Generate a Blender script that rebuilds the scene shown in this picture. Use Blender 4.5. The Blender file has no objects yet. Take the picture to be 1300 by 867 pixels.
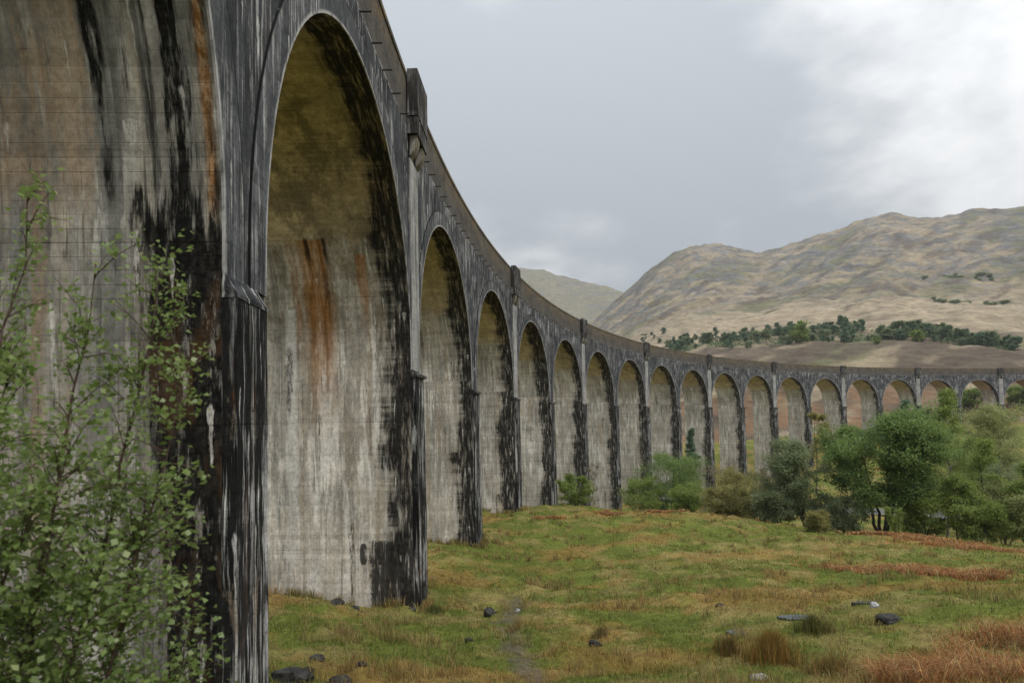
import bpy, math, random
import numpy as np
from mathutils import Matrix, Vector

random.seed(7)
RNG = np.random.default_rng(7)
sc = bpy.context.scene
COL = sc.collection
PI = math.pi

# ------------------------------------------------------------------ frame
F = 829.18                       # focal length in photo pixels (1300 wide)
PITCH, ROLL, SHY = 0.0451, -0.0186, 61.67
def hor(px): return 532.6 + ROLL * (px - 650)
def at(px, py, d): return Vector(((px - 650) / F * d, d, (hor(px) - py) / F * d))

# viaduct constants (metres)
CX, CY, R, TH0 = 196.62, 18.283, 200.739, -0.0432
P, HALF = 17.0, 7.638
ZC, ZT, ZCAP = 10.227, 13.905, 1.878
ZSP = ZC - HALF
ZPAR = 11.72
W = 6.0
T2 = (P - 2 * HALF) / 2
def vw(s, d, z):
    th = TH0 + s / R; r = R + d
    return (CX - r * math.cos(th), CY + r * math.sin(th), z)

# ------------------------------------------------------------------ noise
def _h(ix, iy, seed):
    n = (ix.astype(np.int64) * 374761393 + iy.astype(np.int64) * 668265263 + seed * 974634777) & 0xffffffff
    n = ((n ^ (n >> 13)) * 1274126177) & 0xffffffff
    n = n ^ (n >> 16)
    return (n & 0xffff) / 65535.0
def perlin(x, y, seed=0):
    x = np.asarray(x, float); y = np.asarray(y, float)
    x0 = np.floor(x); y0 = np.floor(y); fx = x - x0; fy = y - y0
    def g(dx, dy):
        a = _h(x0 + dx, y0 + dy, seed) * 2 * PI
        return np.cos(a) * (fx - dx) + np.sin(a) * (fy - dy)
    u = fx * fx * fx * (fx * (fx * 6 - 15) + 10); v = fy * fy * fy * (fy * (fy * 6 - 15) + 10)
    a = g(0, 0) * (1 - u) + g(1, 0) * u
    b = g(0, 1) * (1 - u) + g(1, 1) * u
    return (a * (1 - v) + b * v) * 1.5
def fbm(x, y, seed=0, octv=4, gain=.5):
    t = 0; a = 1.0; f = 1.0
    for i in range(octv):
        t = t + a * perlin(np.asarray(x) * f + i * 17.3, np.asarray(y) * f - i * 9.1, seed + i); a *= gain; f *= 2.03
    return t
def ridged(x, y, seed=0, octv=5):
    t = 0; a = 1.0; f = 1.0
    for i in range(octv):
        t = t + a * (1 - 2 * np.abs(perlin(np.asarray(x) * f + i * 7.7, np.asarray(y) * f + i * 3.3, seed + i))); a *= .5; f *= 2.1
    return t - .9
def sstep(a, b, x):
    t = np.clip((np.asarray(x) - a) / (b - a), 0, 1); return t * t * (3 - 2 * t)

# ------------------------------------------------------------------ mesh helpers
def obj(name, verts, faces, mat, parent=None, uv=None, attrs=None, smooth=False, fmat=None):
    """verts Nx3; faces list or MxK array; uv dict vertex-loop array; attrs name->(domain,type,array)"""
    me = bpy.data.meshes.new(name)
    v = np.asarray(verts, dtype=np.float32).reshape(-1, 3)
    if isinstance(faces, np.ndarray):
        m, k = faces.shape
        me.vertices.add(len(v)); me.vertices.foreach_set('co', v.ravel())
        me.loops.add(m * k); me.loops.foreach_set('vertex_index', faces.astype(np.int32).ravel())
        me.polygons.add(m)
        me.polygons.foreach_set('loop_start', (np.arange(m) * k).astype(np.int32))
        me.polygons.foreach_set('loop_total', np.full(m, k, np.int32))
    else:
        me.from_pydata([tuple(map(float, q)) for q in v], [], [tuple(f) for f in faces])
    me.update(calc_edges=True)
    if uv is not None:
        l = me.uv_layers.new(name='UVMap'); l.data.foreach_set('uv', np.asarray(uv, np.float32).ravel())
    if attrs:
        for an, (dom, ty, arr) in attrs.items():
            a = me.attributes.new(an, ty, dom)
            a.data.foreach_set('color' if 'COLOR' in ty else 'value', np.asarray(arr, np.float32).ravel())
    for mm in (mat if isinstance(mat, (list, tuple)) else [mat]): me.materials.append(mm)
    if fmat is not None: me.polygons.foreach_set('material_index', np.asarray(fmat, np.int32))
    if smooth: me.polygons.foreach_set('use_smooth', np.ones(len(me.polygons), bool))
    me.validate(); me.update()
    o = bpy.data.objects.new(name, me); COL.objects.link(o)
    if parent is not None: o.parent = parent; o.matrix_parent_inverse = Matrix.Identity(4)
    return o
def empty(name, loc=(0, 0, 0)):
    o = bpy.data.objects.new(name, None); COL.objects.link(o); o.location = loc; o.empty_display_size = .3; return o
def tag(o, label=None, cat=None, group=None, kind=None):
    if label: o['label'] = label
    if cat: o['category'] = cat
    if group: o['group'] = group
    if kind: o['kind'] = kind
    return o

class Quads:
    """collects quads in viaduct coordinates (s,d,z) with uv and material index"""
    def __init__(s): s.v = []; s.f = []; s.uv = []; s.m = []
    def quad(s, pts, uvs, m=0):
        i = len(s.v); s.v += [vw(*p) for p in pts]; s.f.append(tuple(range(i, i + len(pts)))); s.uv += list(uvs); s.m.append(m)
    def box(s, s0, s1, d0, d1, z0, z1, m=0, skip='', taper=0.0, ms=None, nseg=1):
        """front (d0) face may lean out by taper at the bottom; uv: along/z"""
        ms = m if ms is None else ms
        b0 = d0 - taper
        if 'f' not in skip: s.quad([(s0, b0, z0), (s1, b0, z0), (s1, d0, z1), (s0, d0, z1)], [(s0, z0), (s1, z0), (s1, z1), (s0, z1)], m)
        if 'b' not in skip: s.quad([(s1, d1, z0), (s0, d1, z0), (s0, d1, z1), (s1, d1, z1)], [(s1, z0), (s0, z0), (s0, z1), (s1, z1)], m)
        if 'l' not in skip: s.quad([(s0, d1, z0), (s0, b0, z0), (s0, d0, z1), (s0, d1, z1)], [(d1, z0), (b0, z0), (d0, z1), (d1, z1)], ms)
        if 'r' not in skip: s.quad([(s1, b0, z0), (s1, d1, z0), (s1, d1, z1), (s1, d0, z1)], [(b0, z0), (d1, z0), (d1, z1), (d0, z1)], ms)
        if 't' not in skip: s.quad([(s0, d0, z1), (s1, d0, z1), (s1, d1, z1), (s0, d1, z1)], [(s0, d0), (s1, d0), (s1, d1), (s0, d1)], m)
        if 'u' not in skip: s.quad([(s0, d1, z0), (s1, d1, z0), (s1, b0, z0), (s0, b0, z0)], [(s0, d1), (s1, d1), (s1, b0), (s0, b0)], m)
    def build(s, name, mat, parent, idx=0):
        o = obj(name, s.v, s.f, mat, parent, uv=s.uv, fmat=s.m); o.pass_index = idx; return o

# ------------------------------------------------------------------ node helpers
class NG:
    def __init__(s, name):
        s.mat = bpy.data.materials.new(name); s.mat.use_nodes = True
        s.t = s.mat.node_tree; s.t.nodes.clear()
        s.out = s.t.nodes.new('ShaderNodeOutputMaterial')
    def set(s, sock, v):
        if isinstance(v, bpy.types.NodeSocket): s.t.links.new(v, sock)
        elif v is not None:
            if isinstance(v, (tuple, list)) and len(v) == 3 and sock.type == 'RGBA': v = (*v, 1)
            sock.default_value = v
    def m(s, op, a, b=None, c=None, clamp=False):
        n = s.t.nodes.new('ShaderNodeMath'); n.operation = op; n.use_clamp = clamp
        s.set(n.inputs[0], a)
        if b is not None: s.set(n.inputs[1], b)
        if c is not None: s.set(n.inputs[2], c)
        return n.outputs[0]
    def add(s, a, b): return s.m('ADD', a, b)
    def sub(s, a, b): return s.m('SUBTRACT', a, b)
    def mul(s, a, b): return s.m('MULTIPLY', a, b)
    def mad(s, a, b, c): return s.m('MULTIPLY_ADD', a, b, c)
    def mx(s, a, b): return s.m('MAXIMUM', a, b)
    def mn(s, a, b): return s.m('MINIMUM', a, b)
    def one(s, a): return s.m('SUBTRACT', 1.0, a)
    def ss(s, x, a, b, lo=0.0, hi=1.0):
        """smoothstep of x from a to b (a may exceed b)"""
        n = s.t.nodes.new('ShaderNodeMapRange'); n.interpolation_type = 'SMOOTHSTEP'
        if isinstance(a, (int, float)) and isinstance(b, (int, float)) and a > b: a, b, lo, hi = b, a, hi, lo
        s.set(n.inputs[0], x); s.set(n.inputs[1], a); s.set(n.inputs[2], b); s.set(n.inputs[3], lo); s.set(n.inputs[4], hi)
        return n.outputs[0]
    def xyz(s, x=0., y=0., z=0.):
        n = s.t.nodes.new('ShaderNodeCombineXYZ')
        for i, v in enumerate((x, y, z)): s.set(n.inputs[i], v)
        return n.outputs[0]
    def sep(s, v):
        n = s.t.nodes.new('ShaderNodeSeparateXYZ'); s.set(n.inputs[0], v); return n.outputs
    def noise(s, vec, scale=1., detail=4., rough=.55, w=None, dist=0.):
        n = s.t.nodes.new('ShaderNodeTexNoise')
        if w is not None: n.noise_dimensions = '4D'; s.set(n.inputs['W'], w)
        s.set(n.inputs['Vector'], vec); n.inputs['Scale'].default_value = scale
        n.inputs['Detail'].default_value = detail; n.inputs['Roughness'].default_value = rough; n.inputs['Distortion'].default_value = dist
        return n.outputs['Fac']
    def white(s, vec, w=0.):
        n = s.t.nodes.new('ShaderNodeTexWhiteNoise'); n.noise_dimensions = '4D'
        s.set(n.inputs['Vector'], vec); s.set(n.inputs['W'], w); return n.outputs['Value'], n.outputs['Color']
    def mix(s, f, a, b, mode='MIX'):
        n = s.t.nodes.new('ShaderNodeMix'); n.data_type = 'RGBA'; n.blend_type = mode
        s.set(n.inputs[0], f); s.set(n.inputs[6], a); s.set(n.inputs[7], b); return n.outputs[2]
    def uv(s):
        n = s.t.nodes.new('ShaderNodeUVMap'); n.uv_map = 'UVMap'; o = s.sep(n.outputs[0]); return o[0], o[1]
    def attr(s, name):
        n = s.t.nodes.new('ShaderNodeAttribute'); n.attribute_name = name; return n
    def index(s):
        n = s.t.nodes.new('ShaderNodeObjectInfo'); return n.outputs['Object Index']
    def geo(s, k='Position'):
        return s.t.nodes.new('ShaderNodeNewGeometry').outputs[k]
    def bsdf(s, col, rough=.85, spec=.3, bump=None, bstr=.4, bdist=.02, trans=None):
        b = s.t.nodes.new('ShaderNodeBsdfPrincipled')
        s.set(b.inputs['Base Color'], col); s.set(b.inputs['Roughness'], rough); b.inputs['Specular IOR Level'].default_value = spec
        if bump is not None:
            n = s.t.nodes.new('ShaderNodeBump'); n.inputs['Strength'].default_value = bstr; n.inputs['Distance'].default_value = bdist
            s.set(n.inputs['Height'], bump); s.t.links.new(n.outputs[0], b.inputs['Normal'])
        sh = b.outputs[0]
        if trans:
            tr = s.t.nodes.new('ShaderNodeBsdfTranslucent'); s.set(tr.inputs[0], col)
            mxn = s.t.nodes.new('ShaderNodeMixShader'); mxn.inputs[0].default_value = trans
            s.t.links.new(sh, mxn.inputs[1]); s.t.links.new(tr.outputs[0], mxn.inputs[2]); sh = mxn.outputs[0]
        s.t.links.new(sh, s.out.inputs[0]); return s.mat

def drips(g, u, v, seed, cw, ch, prob, wmax, lmin=.2, lmax=.8):
    """run-down trails: one possible trail in each cell, top edge at a random height, tapering downward"""
    wob = g.mul(g.sub(g.noise(g.xyz(g.mul(u, 3.), g.mul(v, 1.6)), 1., 4., .7, w=seed), .5), .16)
    uu = g.m('DIVIDE', g.add(u, wob), cw)
    cu = g.m('FLOOR', uu); fu = g.sub(uu, cu)
    off, _ = g.white(g.xyz(cu, 3.1, 0.), seed)
    vv = g.add(g.m('DIVIDE', v, ch), off)
    cv = g.m('FLOOR', vv); fv = g.sub(vv, cv)
    r1, rc = g.white(g.xyz(cu, cv, 1.7), seed); c = g.sep(rc)
    L = g.mad(c[0], lmax - lmin, lmin)
    t = g.m('DIVIDE', g.sub(.96, fv), L)                 # 0 at top, 1 at the tip
    width = g.mul(g.mul(g.m('POWER', g.m('SUBTRACT', 1., t, clamp=True), .55), wmax / cw), g.mad(c[1], .8, .2))
    dx = g.m('ABSOLUTE', g.sub(fu, g.mad(c[2], .5, .25)))
    ed = g.noise(g.xyz(g.mul(u, 16.), g.mul(v, 3.)), 1., 4., .7, w=g.add(seed, 2.))
    width = g.mul(width, g.mul(g.ss(ed, .3, .62, .1, 1.25), g.ss(t, 0., .16, .25, 1.)))
    body = g.ss(g.sub(width, dx), -.02, .05)
    body = g.mul(body, g.ss(t, -.01, .10)); body = g.mul(body, g.m('LESS_THAN', t, 1.))
    body = g.mul(body, g.m('LESS_THAN', r1, prob))
    gr = g.noise(g.xyz(g.mul(u, 22.), g.mul(v, 5.)), 1., 3., .7, w=seed)
    return g.mul(body, g.ss(gr, .33, .58, .05, 1.))

def boards(g, v, seed, h=.19):
    """horizontal shutter-board marks: tone per board, thin joints, a deeper joint at each lift"""
    vb = g.m('DIVIDE', v, h); cb = g.m('FLOOR', vb); fb = g.sub(vb, cb)
    tone, _ = g.white(g.xyz(cb, 0., 0.), seed)
    line = g.one(g.ss(g.m('ABSOLUTE', g.sub(fb, .5)), .44, .5, 1., 0.))   # 1 on the joint
    vl = g.m('DIVIDE', v, 1.24); fl = g.sub(vl, g.m('FLOOR', vl))
    lift = g.ss(g.m('ABSOLUTE', g.sub(fl, .5)), .488, .497)
    keep, _ = g.white(g.xyz(cb, 5., 0.), seed); line = g.mul(line, g.ss(keep, .35, .95))
    return tone, line, lift

def inner_mat(name, special=None):
    """arch insides and pier sides: u metres back from the face, v metres up (arc length above the spring)"""
    g = NG(name); u, v = g.uv(); sd = g.add(g.mul(g.index(), 3.37), 1.3)
    base = g.noise(g.xyz(g.mul(u, .55), g.mul(v, .2)), 1., 6., .65, w=sd)
    fine = g.noise(g.xyz(g.mul(u, 9.), g.mul(v, 7.)), 1., 5., .7, w=sd)
    streak = g.noise(g.xyz(g.mul(u, 4.2), g.mul(v, .16)), 1., 6., .6, w=sd, dist=.15)
    tone, line, lift = boards(g, v, sd)
    ua = g.mad(g.sub(g.noise(g.xyz(g.mul(u, 3.4), g.mul(v, .38)), 1., 8., .66, w=g.add(sd, 5.)), .5), 1.9, u)
    col = g.mix(g.ss(base, .3, .7), (.50, .445, .365), (.255, .23, .19))
    b2_ = g.noise(g.xyz(g.mul(u, 1.6), g.mul(v, 1.1)), 1., 7., .7, w=g.add(sd, 27.))
    col = g.mix(g.ss(b2_, .5, .68, 0., .6), col, (.185, .178, .16)); col = g.mix(g.ss(b2_, .42, .3, 0., .45), col, (.55, .515, .45))
    col = g.mix(g.ss(streak, .52, .7, 0., .55), col, (.15, .14, .125))
    tan = g.noise(g.xyz(g.mul(u, 1.9), g.mul(v, .11)), 1., 5., .6, w=g.add(sd, 9.))
    col = g.mix(g.ss(tan, .55, .72, 0., .6), col, (.33, .215, .115))
    def glay(col, fu, fv, sw, a, b, k, cc):
        return g.mix(g.ss(g.noise(g.xyz(g.mul(u, fu), g.mul(v, fv)), 1., 7., .64, w=g.add(sd, sw), dist=.25), a, b, 0., k), col, cc)
    if special != 'near':
        col = glay(col, 1.6, .12, 111., .50, .66, .6, (.30, .225, .145)); col = glay(col, 3.2, .2, 112., .54, .66, .55, (.17, .165, .15))
        gate = g.ss(g.noise(g.xyz(g.mul(u, .75), g.mul(v, .28)), 1., 5., .6, w=g.add(sd, 131.)), .46, .60)
        gate = g.mul(gate, g.ss(v, 8., 6.))
        lm_ = g.ss(g.noise(g.xyz(g.mul(u, 2.3), g.mul(v, .2)), 1., 8., .68, w=g.add(sd, 132.), dist=.3), .49, .56)
        lm2 = g.ss(g.noise(g.xyz(g.mul(u, 7.), g.mul(v, 1.1)), 1., 8., .72, w=g.add(sd, 133.)), .52, .58)
        col = g.mix(g.mul(gate, g.mx(g.mul(lm_, .85), g.mul(lm2, .6))), col, (.69, .64, .565))
        dg = g.ss(g.noise(g.xyz(g.mul(u, .8), g.mul(v, .3)), 1., 5., .6, w=g.add(sd, 141.)), .50, .62)
        col = g.mix(g.mul(dg, g.ss(g.noise(g.xyz(g.mul(u, 5.), g.mul(v, .6)), 1., 8., .7, w=g.add(sd, 142.)), .46, .6, 0., .6)), col, (.12, .115, .105))
        col = glay(col, 4.6, .26, 113., .54, .66, .7, (.60, .575, .53)); col = glay(col, 9., .4, 114., .57, .67, .6, (.62, .60, .56)); col = glay(col, 7., .3, 115., .59, .68, .6, (.09, .085, .075))
    # brown, sheltered upper barrel above the casting joint
    vj = g.mad(g.sub(g.noise(g.xyz(g.mul(u, 1.2), g.mul(v, .5)), 1., 3., .6, w=sd), .5), 1.3, v)
    up = g.ss(vj, 6.9, 7.5)
    brn = g.mix(g.ss(g.noise(g.xyz(g.mul(u, 1.1), g.mul(v, 1.0)), 1., 6., .65, w=g.add(sd, 2.)), .35, .68), (.54, .425, .275), (.33, .255, .16))
    brn = g.mix(g.ss(g.noise(g.xyz(g.mul(u, .5), g.mul(v, 3.5)), 1., 4., .6, w=g.add(sd, 3.)), .5, .75, 0., .4), brn, (.12, .095, .055))
    col = g.mix(up, col, brn)
    # pale bloom low on the pier, white trails everywhere
    bl = g.noise(g.xyz(g.mul(u, 2.6), g.mul(v, .35)), 1., 6., .68, w=g.add(sd, 14.))
    col = g.mix(g.mul(g.ss(bl, .53, .72, 0., .75), g.ss(v, 5.5, 1.0)), col, (.60, .57, .52))
    d1 = drips(g, u, v, g.add(sd, 21.), .42, 3.1, .42, .075)
    d2 = drips(g, u, v, g.add(sd, 33.), .8, 1.9, .3, .14, .15, .6)
    wh = g.mx(d1, g.mul(d2, .8)); wh = g.mul(wh, g.ss(v, 9., 6.2, .12, 1.))
    # dark run-off hugging the face edge
    wid = g.mad(g.noise(g.xyz(0., g.mul(v, .35)), 1., 6., .75, w=g.add(sd, 7.)), 3.6, g.mad(g.white(g.xyz(sd, 1., 2.), 4.)[0], .6, -1.0))
    if special == 'near': wid = g.mul(wid, .0)
    blk = g.ss(g.sub(ua, wid), .34, -.16)
    spots = g.noise(g.xyz(g.mul(u, 7.), g.mul(v, .9)), 1., 7., .7, w=g.add(sd, 8.))
    blk = g.mul(blk, g.ss(spots, .34, .52, .12, 1.))
    if special != 'near':
        halo = g.mul(g.ss(g.sub(ua, wid), 1.0, -.1), g.ss(g.noise(g.xyz(g.mul(u, 3.), g.mul(v, .5)), 1., 6., .65, w=g.add(sd, 18.)), .35, .6))
        col = g.mix(g.mul(halo, .6), col, (.105, .088, .062))
    long = drips(g, u, v, g.add(sd, 44.), 1.4, 6., .42, .26, .4, .95)
    blk = g.mx(blk, g.mul(long, g.ss(v, 6.9, 5., 0., .85)))
    rust = None
    if special == 'rust':
        foot = g.mul(g.ss(g.mad(g.sub(g.noise(g.xyz(g.mul(u, 4.), g.mul(v, 3.)), 1., 6., .7, w=sd), .5), .5, u), 1.75, 1.6), g.ss(g.mad(g.sub(fine, .5), .5, v), -4.55, -4.7))
        blk = g.mx(blk, g.mul(foot, g.ss(spots, .33, .45, .2, .93)))
        slot = g.ss(g.add(g.m('POWER', g.m('DIVIDE', g.sub(u, 1.95), .14), 2.), g.m('POWER', g.m('DIVIDE', g.add(v, 5.15), .42), 4.)), 1.15, .85)
        blk = g.mx(blk, g.mul(slot, .9))
        def band(uc, hw, v0, v1, fade):
            uw = g.mad(g.sub(g.noise(g.xyz(g.mul(u, 3.), g.mul(v, .8)), 1., 5., .65, w=g.add(sd, uc)), .5), .45, u)
            b = g.ss(g.m('ABSOLUTE', g.sub(uw, uc)), hw, hw * .35)
            return g.mul(g.mul(b, g.ss(v, v1 + .12, v1 - .05)), g.ss(v, v0, v0 + fade))
        col = g.mix(g.mul(g.ss(g.noise(g.xyz(g.mul(u, 1.1), g.mul(v, .8)), 1., 7., .7, w=g.add(sd, 66.)), .47, .58), g.mul(g.ss(v, 2.2, 4.5), .7)), col, (.17, .135, .085))
        rust = g.mx(band(3.55, .8, -1.6, 7.2, 6.), g.mul(band(1.75, .3, 3.2, 6.6, 2.), .8))
        rust = g.mx(rust, g.mul(band(4.4, .2, 1.5, 7.2, 3.), .5))
        gr = g.noise(g.xyz(g.mul(u, 5.), g.mul(v, .5)), 1., 5., .7, w=sd)
        col = g.mix(g.mul(rust, g.ss(gr, .3, .6, .45, .95)), col, g.mix(g.ss(gr, .4, .65), (.33, .135, .025), (.17, .075, .018)))
        hd = g.mx(band(3.72, .14, 5.9, 7.25, .9), band(3.05, .13, 5.8, 7.25, .9))
        blk = g.mx(blk, g.mul(hd, .9))
        col = g.mix(g.mul(band(4.75, .28, -6., 4.5, 4.), .75), col, (.58, .55, .50))
    if special == 'near':
        def lay(fu, fv, sw, a, b, k, cc):
            return g.mix(g.ss(g.noise(g.xyz(g.mul(u, fu), g.mul(v, fv)), 1., 7., .62, w=g.add(sd, sw), dist=.25), a, b, 0., k), col_, cc)
        col_ = col
        col_ = lay(2.2, .10, 101., .44, .60, .8, (.17, .168, .155)); col_ = lay(3.6, .14, 102., .54, .66, .75, (.34, .245, .155))
        col_ = lay(5.5, .22, 103., .53, .64, .8, (.54, .515, .47)); col_ = lay(4.4, .12, 104., .54, .64, .8, (.075, .072, .066))
        col_ = lay(9., .3, 105., .58, .66, .6, (.52, .50, .46)); col_ = lay(8., .25, 106., .57, .66, .7, (.045, .043, .04))
        col_ = lay(1.3, .7, 107., .5, .66, .5, (.15, .148, .14))
        fl = g.mul(g.ss(g.noise(g.xyz(g.mul(u, 4.), g.mul(v, .45)), 1., 8., .72, w=g.add(sd, 151.), dist=.3), .52, .57), g.ss(g.noise(g.xyz(g.mul(u, .8), g.mul(v, .4)), 1., 3., .5, w=g.add(sd, 152.)), .42, .55))
        col_ = g.mix(g.mul(fl, .8), col_, (.56, .53, .485))
        fl = g.mul(g.ss(g.noise(g.xyz(g.mul(u, 6.), g.mul(v, .5)), 1., 8., .72, w=g.add(sd, 153.), dist=.3), .55, .60), g.ss(g.noise(g.xyz(g.mul(u, .8), g.mul(v, .4)), 1., 3., .5, w=g.add(sd, 154.)), .42, .55))
        col_ = g.mix(g.mul(fl, .9), col_, (.05, .048, .044))
        col = g.mix(1., col_, (.92, .91, .89), 'MULTIPLY'); col = g.mix(g.ss(g.noise(g.xyz(g.mul(u, .9), g.mul(v, .35)), 1., 6., .68, w=g.add(sd, 119.)), .46, .66, 0., .55), col, (.10, .098, .09))
        def band2(uc, hw, v0, v1, soft0=.4, soft1=.4, amp=.5, fx=3., fv=.9, k=0.):
            uw = g.mad(g.sub(g.noise(g.xyz(g.mul(u, fx), g.mul(v, fv)), 1., 9., .72, w=g.add(sd, uc if not hasattr(uc, 'type') else 61. + k)), .5), amp, u)
            b = g.ss(g.sub(hw, g.m('ABSOLUTE', g.sub(uw, uc))), -.03, .05)
            return g.mul(g.mul(b, g.ss(v, v1 + soft1, v1)), g.ss(v, v0, v0 + soft0))
        col = g.mix(g.ss(streak, .45, .62, 0., .5), col, (.19, .185, .17))
        tn = g.mul(g.mx(band2(1.95, .33, 2.4, 5.4, 1.2, .8, .6), g.mx(band2(2.75, .22, 2.7, 4.3, .8, .8, .6), band2(2.4, .1, -3., 5., .8, 2., .4))), g.ss(g.noise(g.xyz(g.mul(u, 5.), g.mul(v, 1.)), 1., 6., .7, w=sd), .36, .6, .1, .8))
        col = g.mix(g.mul(tn, .85), col, (.34, .235, .145))
        col = g.mix(band2(.13, .075, 2.5, 9., .7, .5, .16, 3., .5), col, g.mix(g.ss(fine, .4, .6), (.30, .14, .045), (.40, .26, .15)))
        b1 = g.mx(band2(.50, .13, 2.2, 12., .5, .5, .95, 5., .55), g.mul(band2(.85, .05, 2.2, 6., .8, 1., .6, 6., .4), .8))
        slant = g.mad(g.sub(v, 3.), .045, 1.42)
        wB = g.mad(g.ss(v, 3.8, 5.2), .09, .03)
        b2 = band2(slant, wB, 2.95, 12., .25, .5, .5, 5., .7, 1.)
        b3 = band2(1.46, .07, 2.75, 3.4, .5, .6, .45, 4., .8)
        b4 = g.mul(band2(2.95, .12, 4.5, 12., .5, .5, .3, 3., .5), .7)
        low = g.mul(g.ss(g.add(g.mad(g.sub(g.noise(g.xyz(g.mul(u, 12.), g.mul(v, 2.5)), 1., 6., .7, w=g.add(sd, 93.)), .5), .5, ua), g.mul(g.sub(v, 1.), -.06)), 1.15, .9), g.ss(g.mad(g.sub(g.noise(g.xyz(g.mul(u, 6.), g.mul(v, .6)), 1., 8., .7, w=g.add(sd, 91.)), .5), 3.2, v), 3.1, 2.75))
        holes = g.ss(g.noise(g.xyz(g.mul(u, 5.), g.mul(v, 1.1)), 1., 9., .75, w=g.add(sd, 77.)), .37, .46)
        low = g.mul(low, g.mx(holes, .12))
        brownlow = g.mul(g.ss(g.noise(g.xyz(g.mul(u, 2.), g.mul(v, .6)), 1., 5., .65, w=g.add(sd, 79.)), .48, .62), g.ss(v, 2.6, 1.6))
        blk = g.mx(blk, g.mx(g.mx(b1, b2), g.mx(b3, b4)))
        sp2 = g.noise(g.xyz(g.mul(u, 11.), g.mul(v, 1.6)), 1., 8., .74, w=g.add(sd, 81.))
        blk = g.mul(blk, g.ss(sp2, .38, .5, .05, 1.))
        blk = g.mx(blk, low)
        dk = g.mix(g.mul(brownlow, .6), (.006, .0057, .0052), (.07, .036, .016))
    else:
        dk = g.mix(g.ss(spots, .45, .7), (.006, .0058, .0055), (.024, .022, .020))
    damp = g.mul(g.ss(g.noise(g.xyz(g.mul(u, 1.4), g.mul(v, .5)), 1., 5., .65, w=g.add(sd, 17.)), .46, .64), .5)
    col = g.mix(damp, col, g.mix(.5, col, (.10, .095, .085)))
    col = g.mix(g.mul(blk, g.ss(fine, .3, .6, .86, 1.)), col, dk)
    col = g.mix(g.mul(wh, .85), col, (.56, .52, .47))
    gr2 = g.noise(g.xyz(g.mul(u, 24.), g.mul(v, 14.)), 1., 6., .75, w=sd)
    mott = g.mul(g.ss(fine, .25, .75, .72, 1.28), g.ss(gr2, .3, .7, .9, 1.1))
    mott = g.mul(mott, g.mad(tone, .2, .9))
    brk = g.ss(g.noise(g.xyz(g.mul(u, 1.3), g.mul(v, 6.)), 1., 4., .6, w=g.add(sd, 51.)), .4, .6)
    mott = g.mul(mott, g.mad(g.mul(line, brk), g.mad(up, -.38, -.32), 1.)); mott = g.mul(mott, g.mad(g.mul(lift, g.mul(brk, g.ss(base, .3, .5))), -.5, 1.))
    pit = g.ss(g.noise(g.xyz(g.mul(u, 26.), g.mul(v, 26.)), 1., 2., .5, w=sd), .69, .73)
    mott = g.mul(mott, g.mad(pit, -.5, 1.))
    col = g.mix(1., col, g.xyz(mott, mott, mott), 'MULTIPLY')
    bh = g.add(g.add(g.mul(fine, .5), g.mul(line, -.22)), g.add(g.mul(tone, .12), g.mul(pit, -.3)))
    bh = g.add(bh, g.mul(wh, .25))
    return g.bsdf(col, .92, .04, bh, .6, .035)

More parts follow.
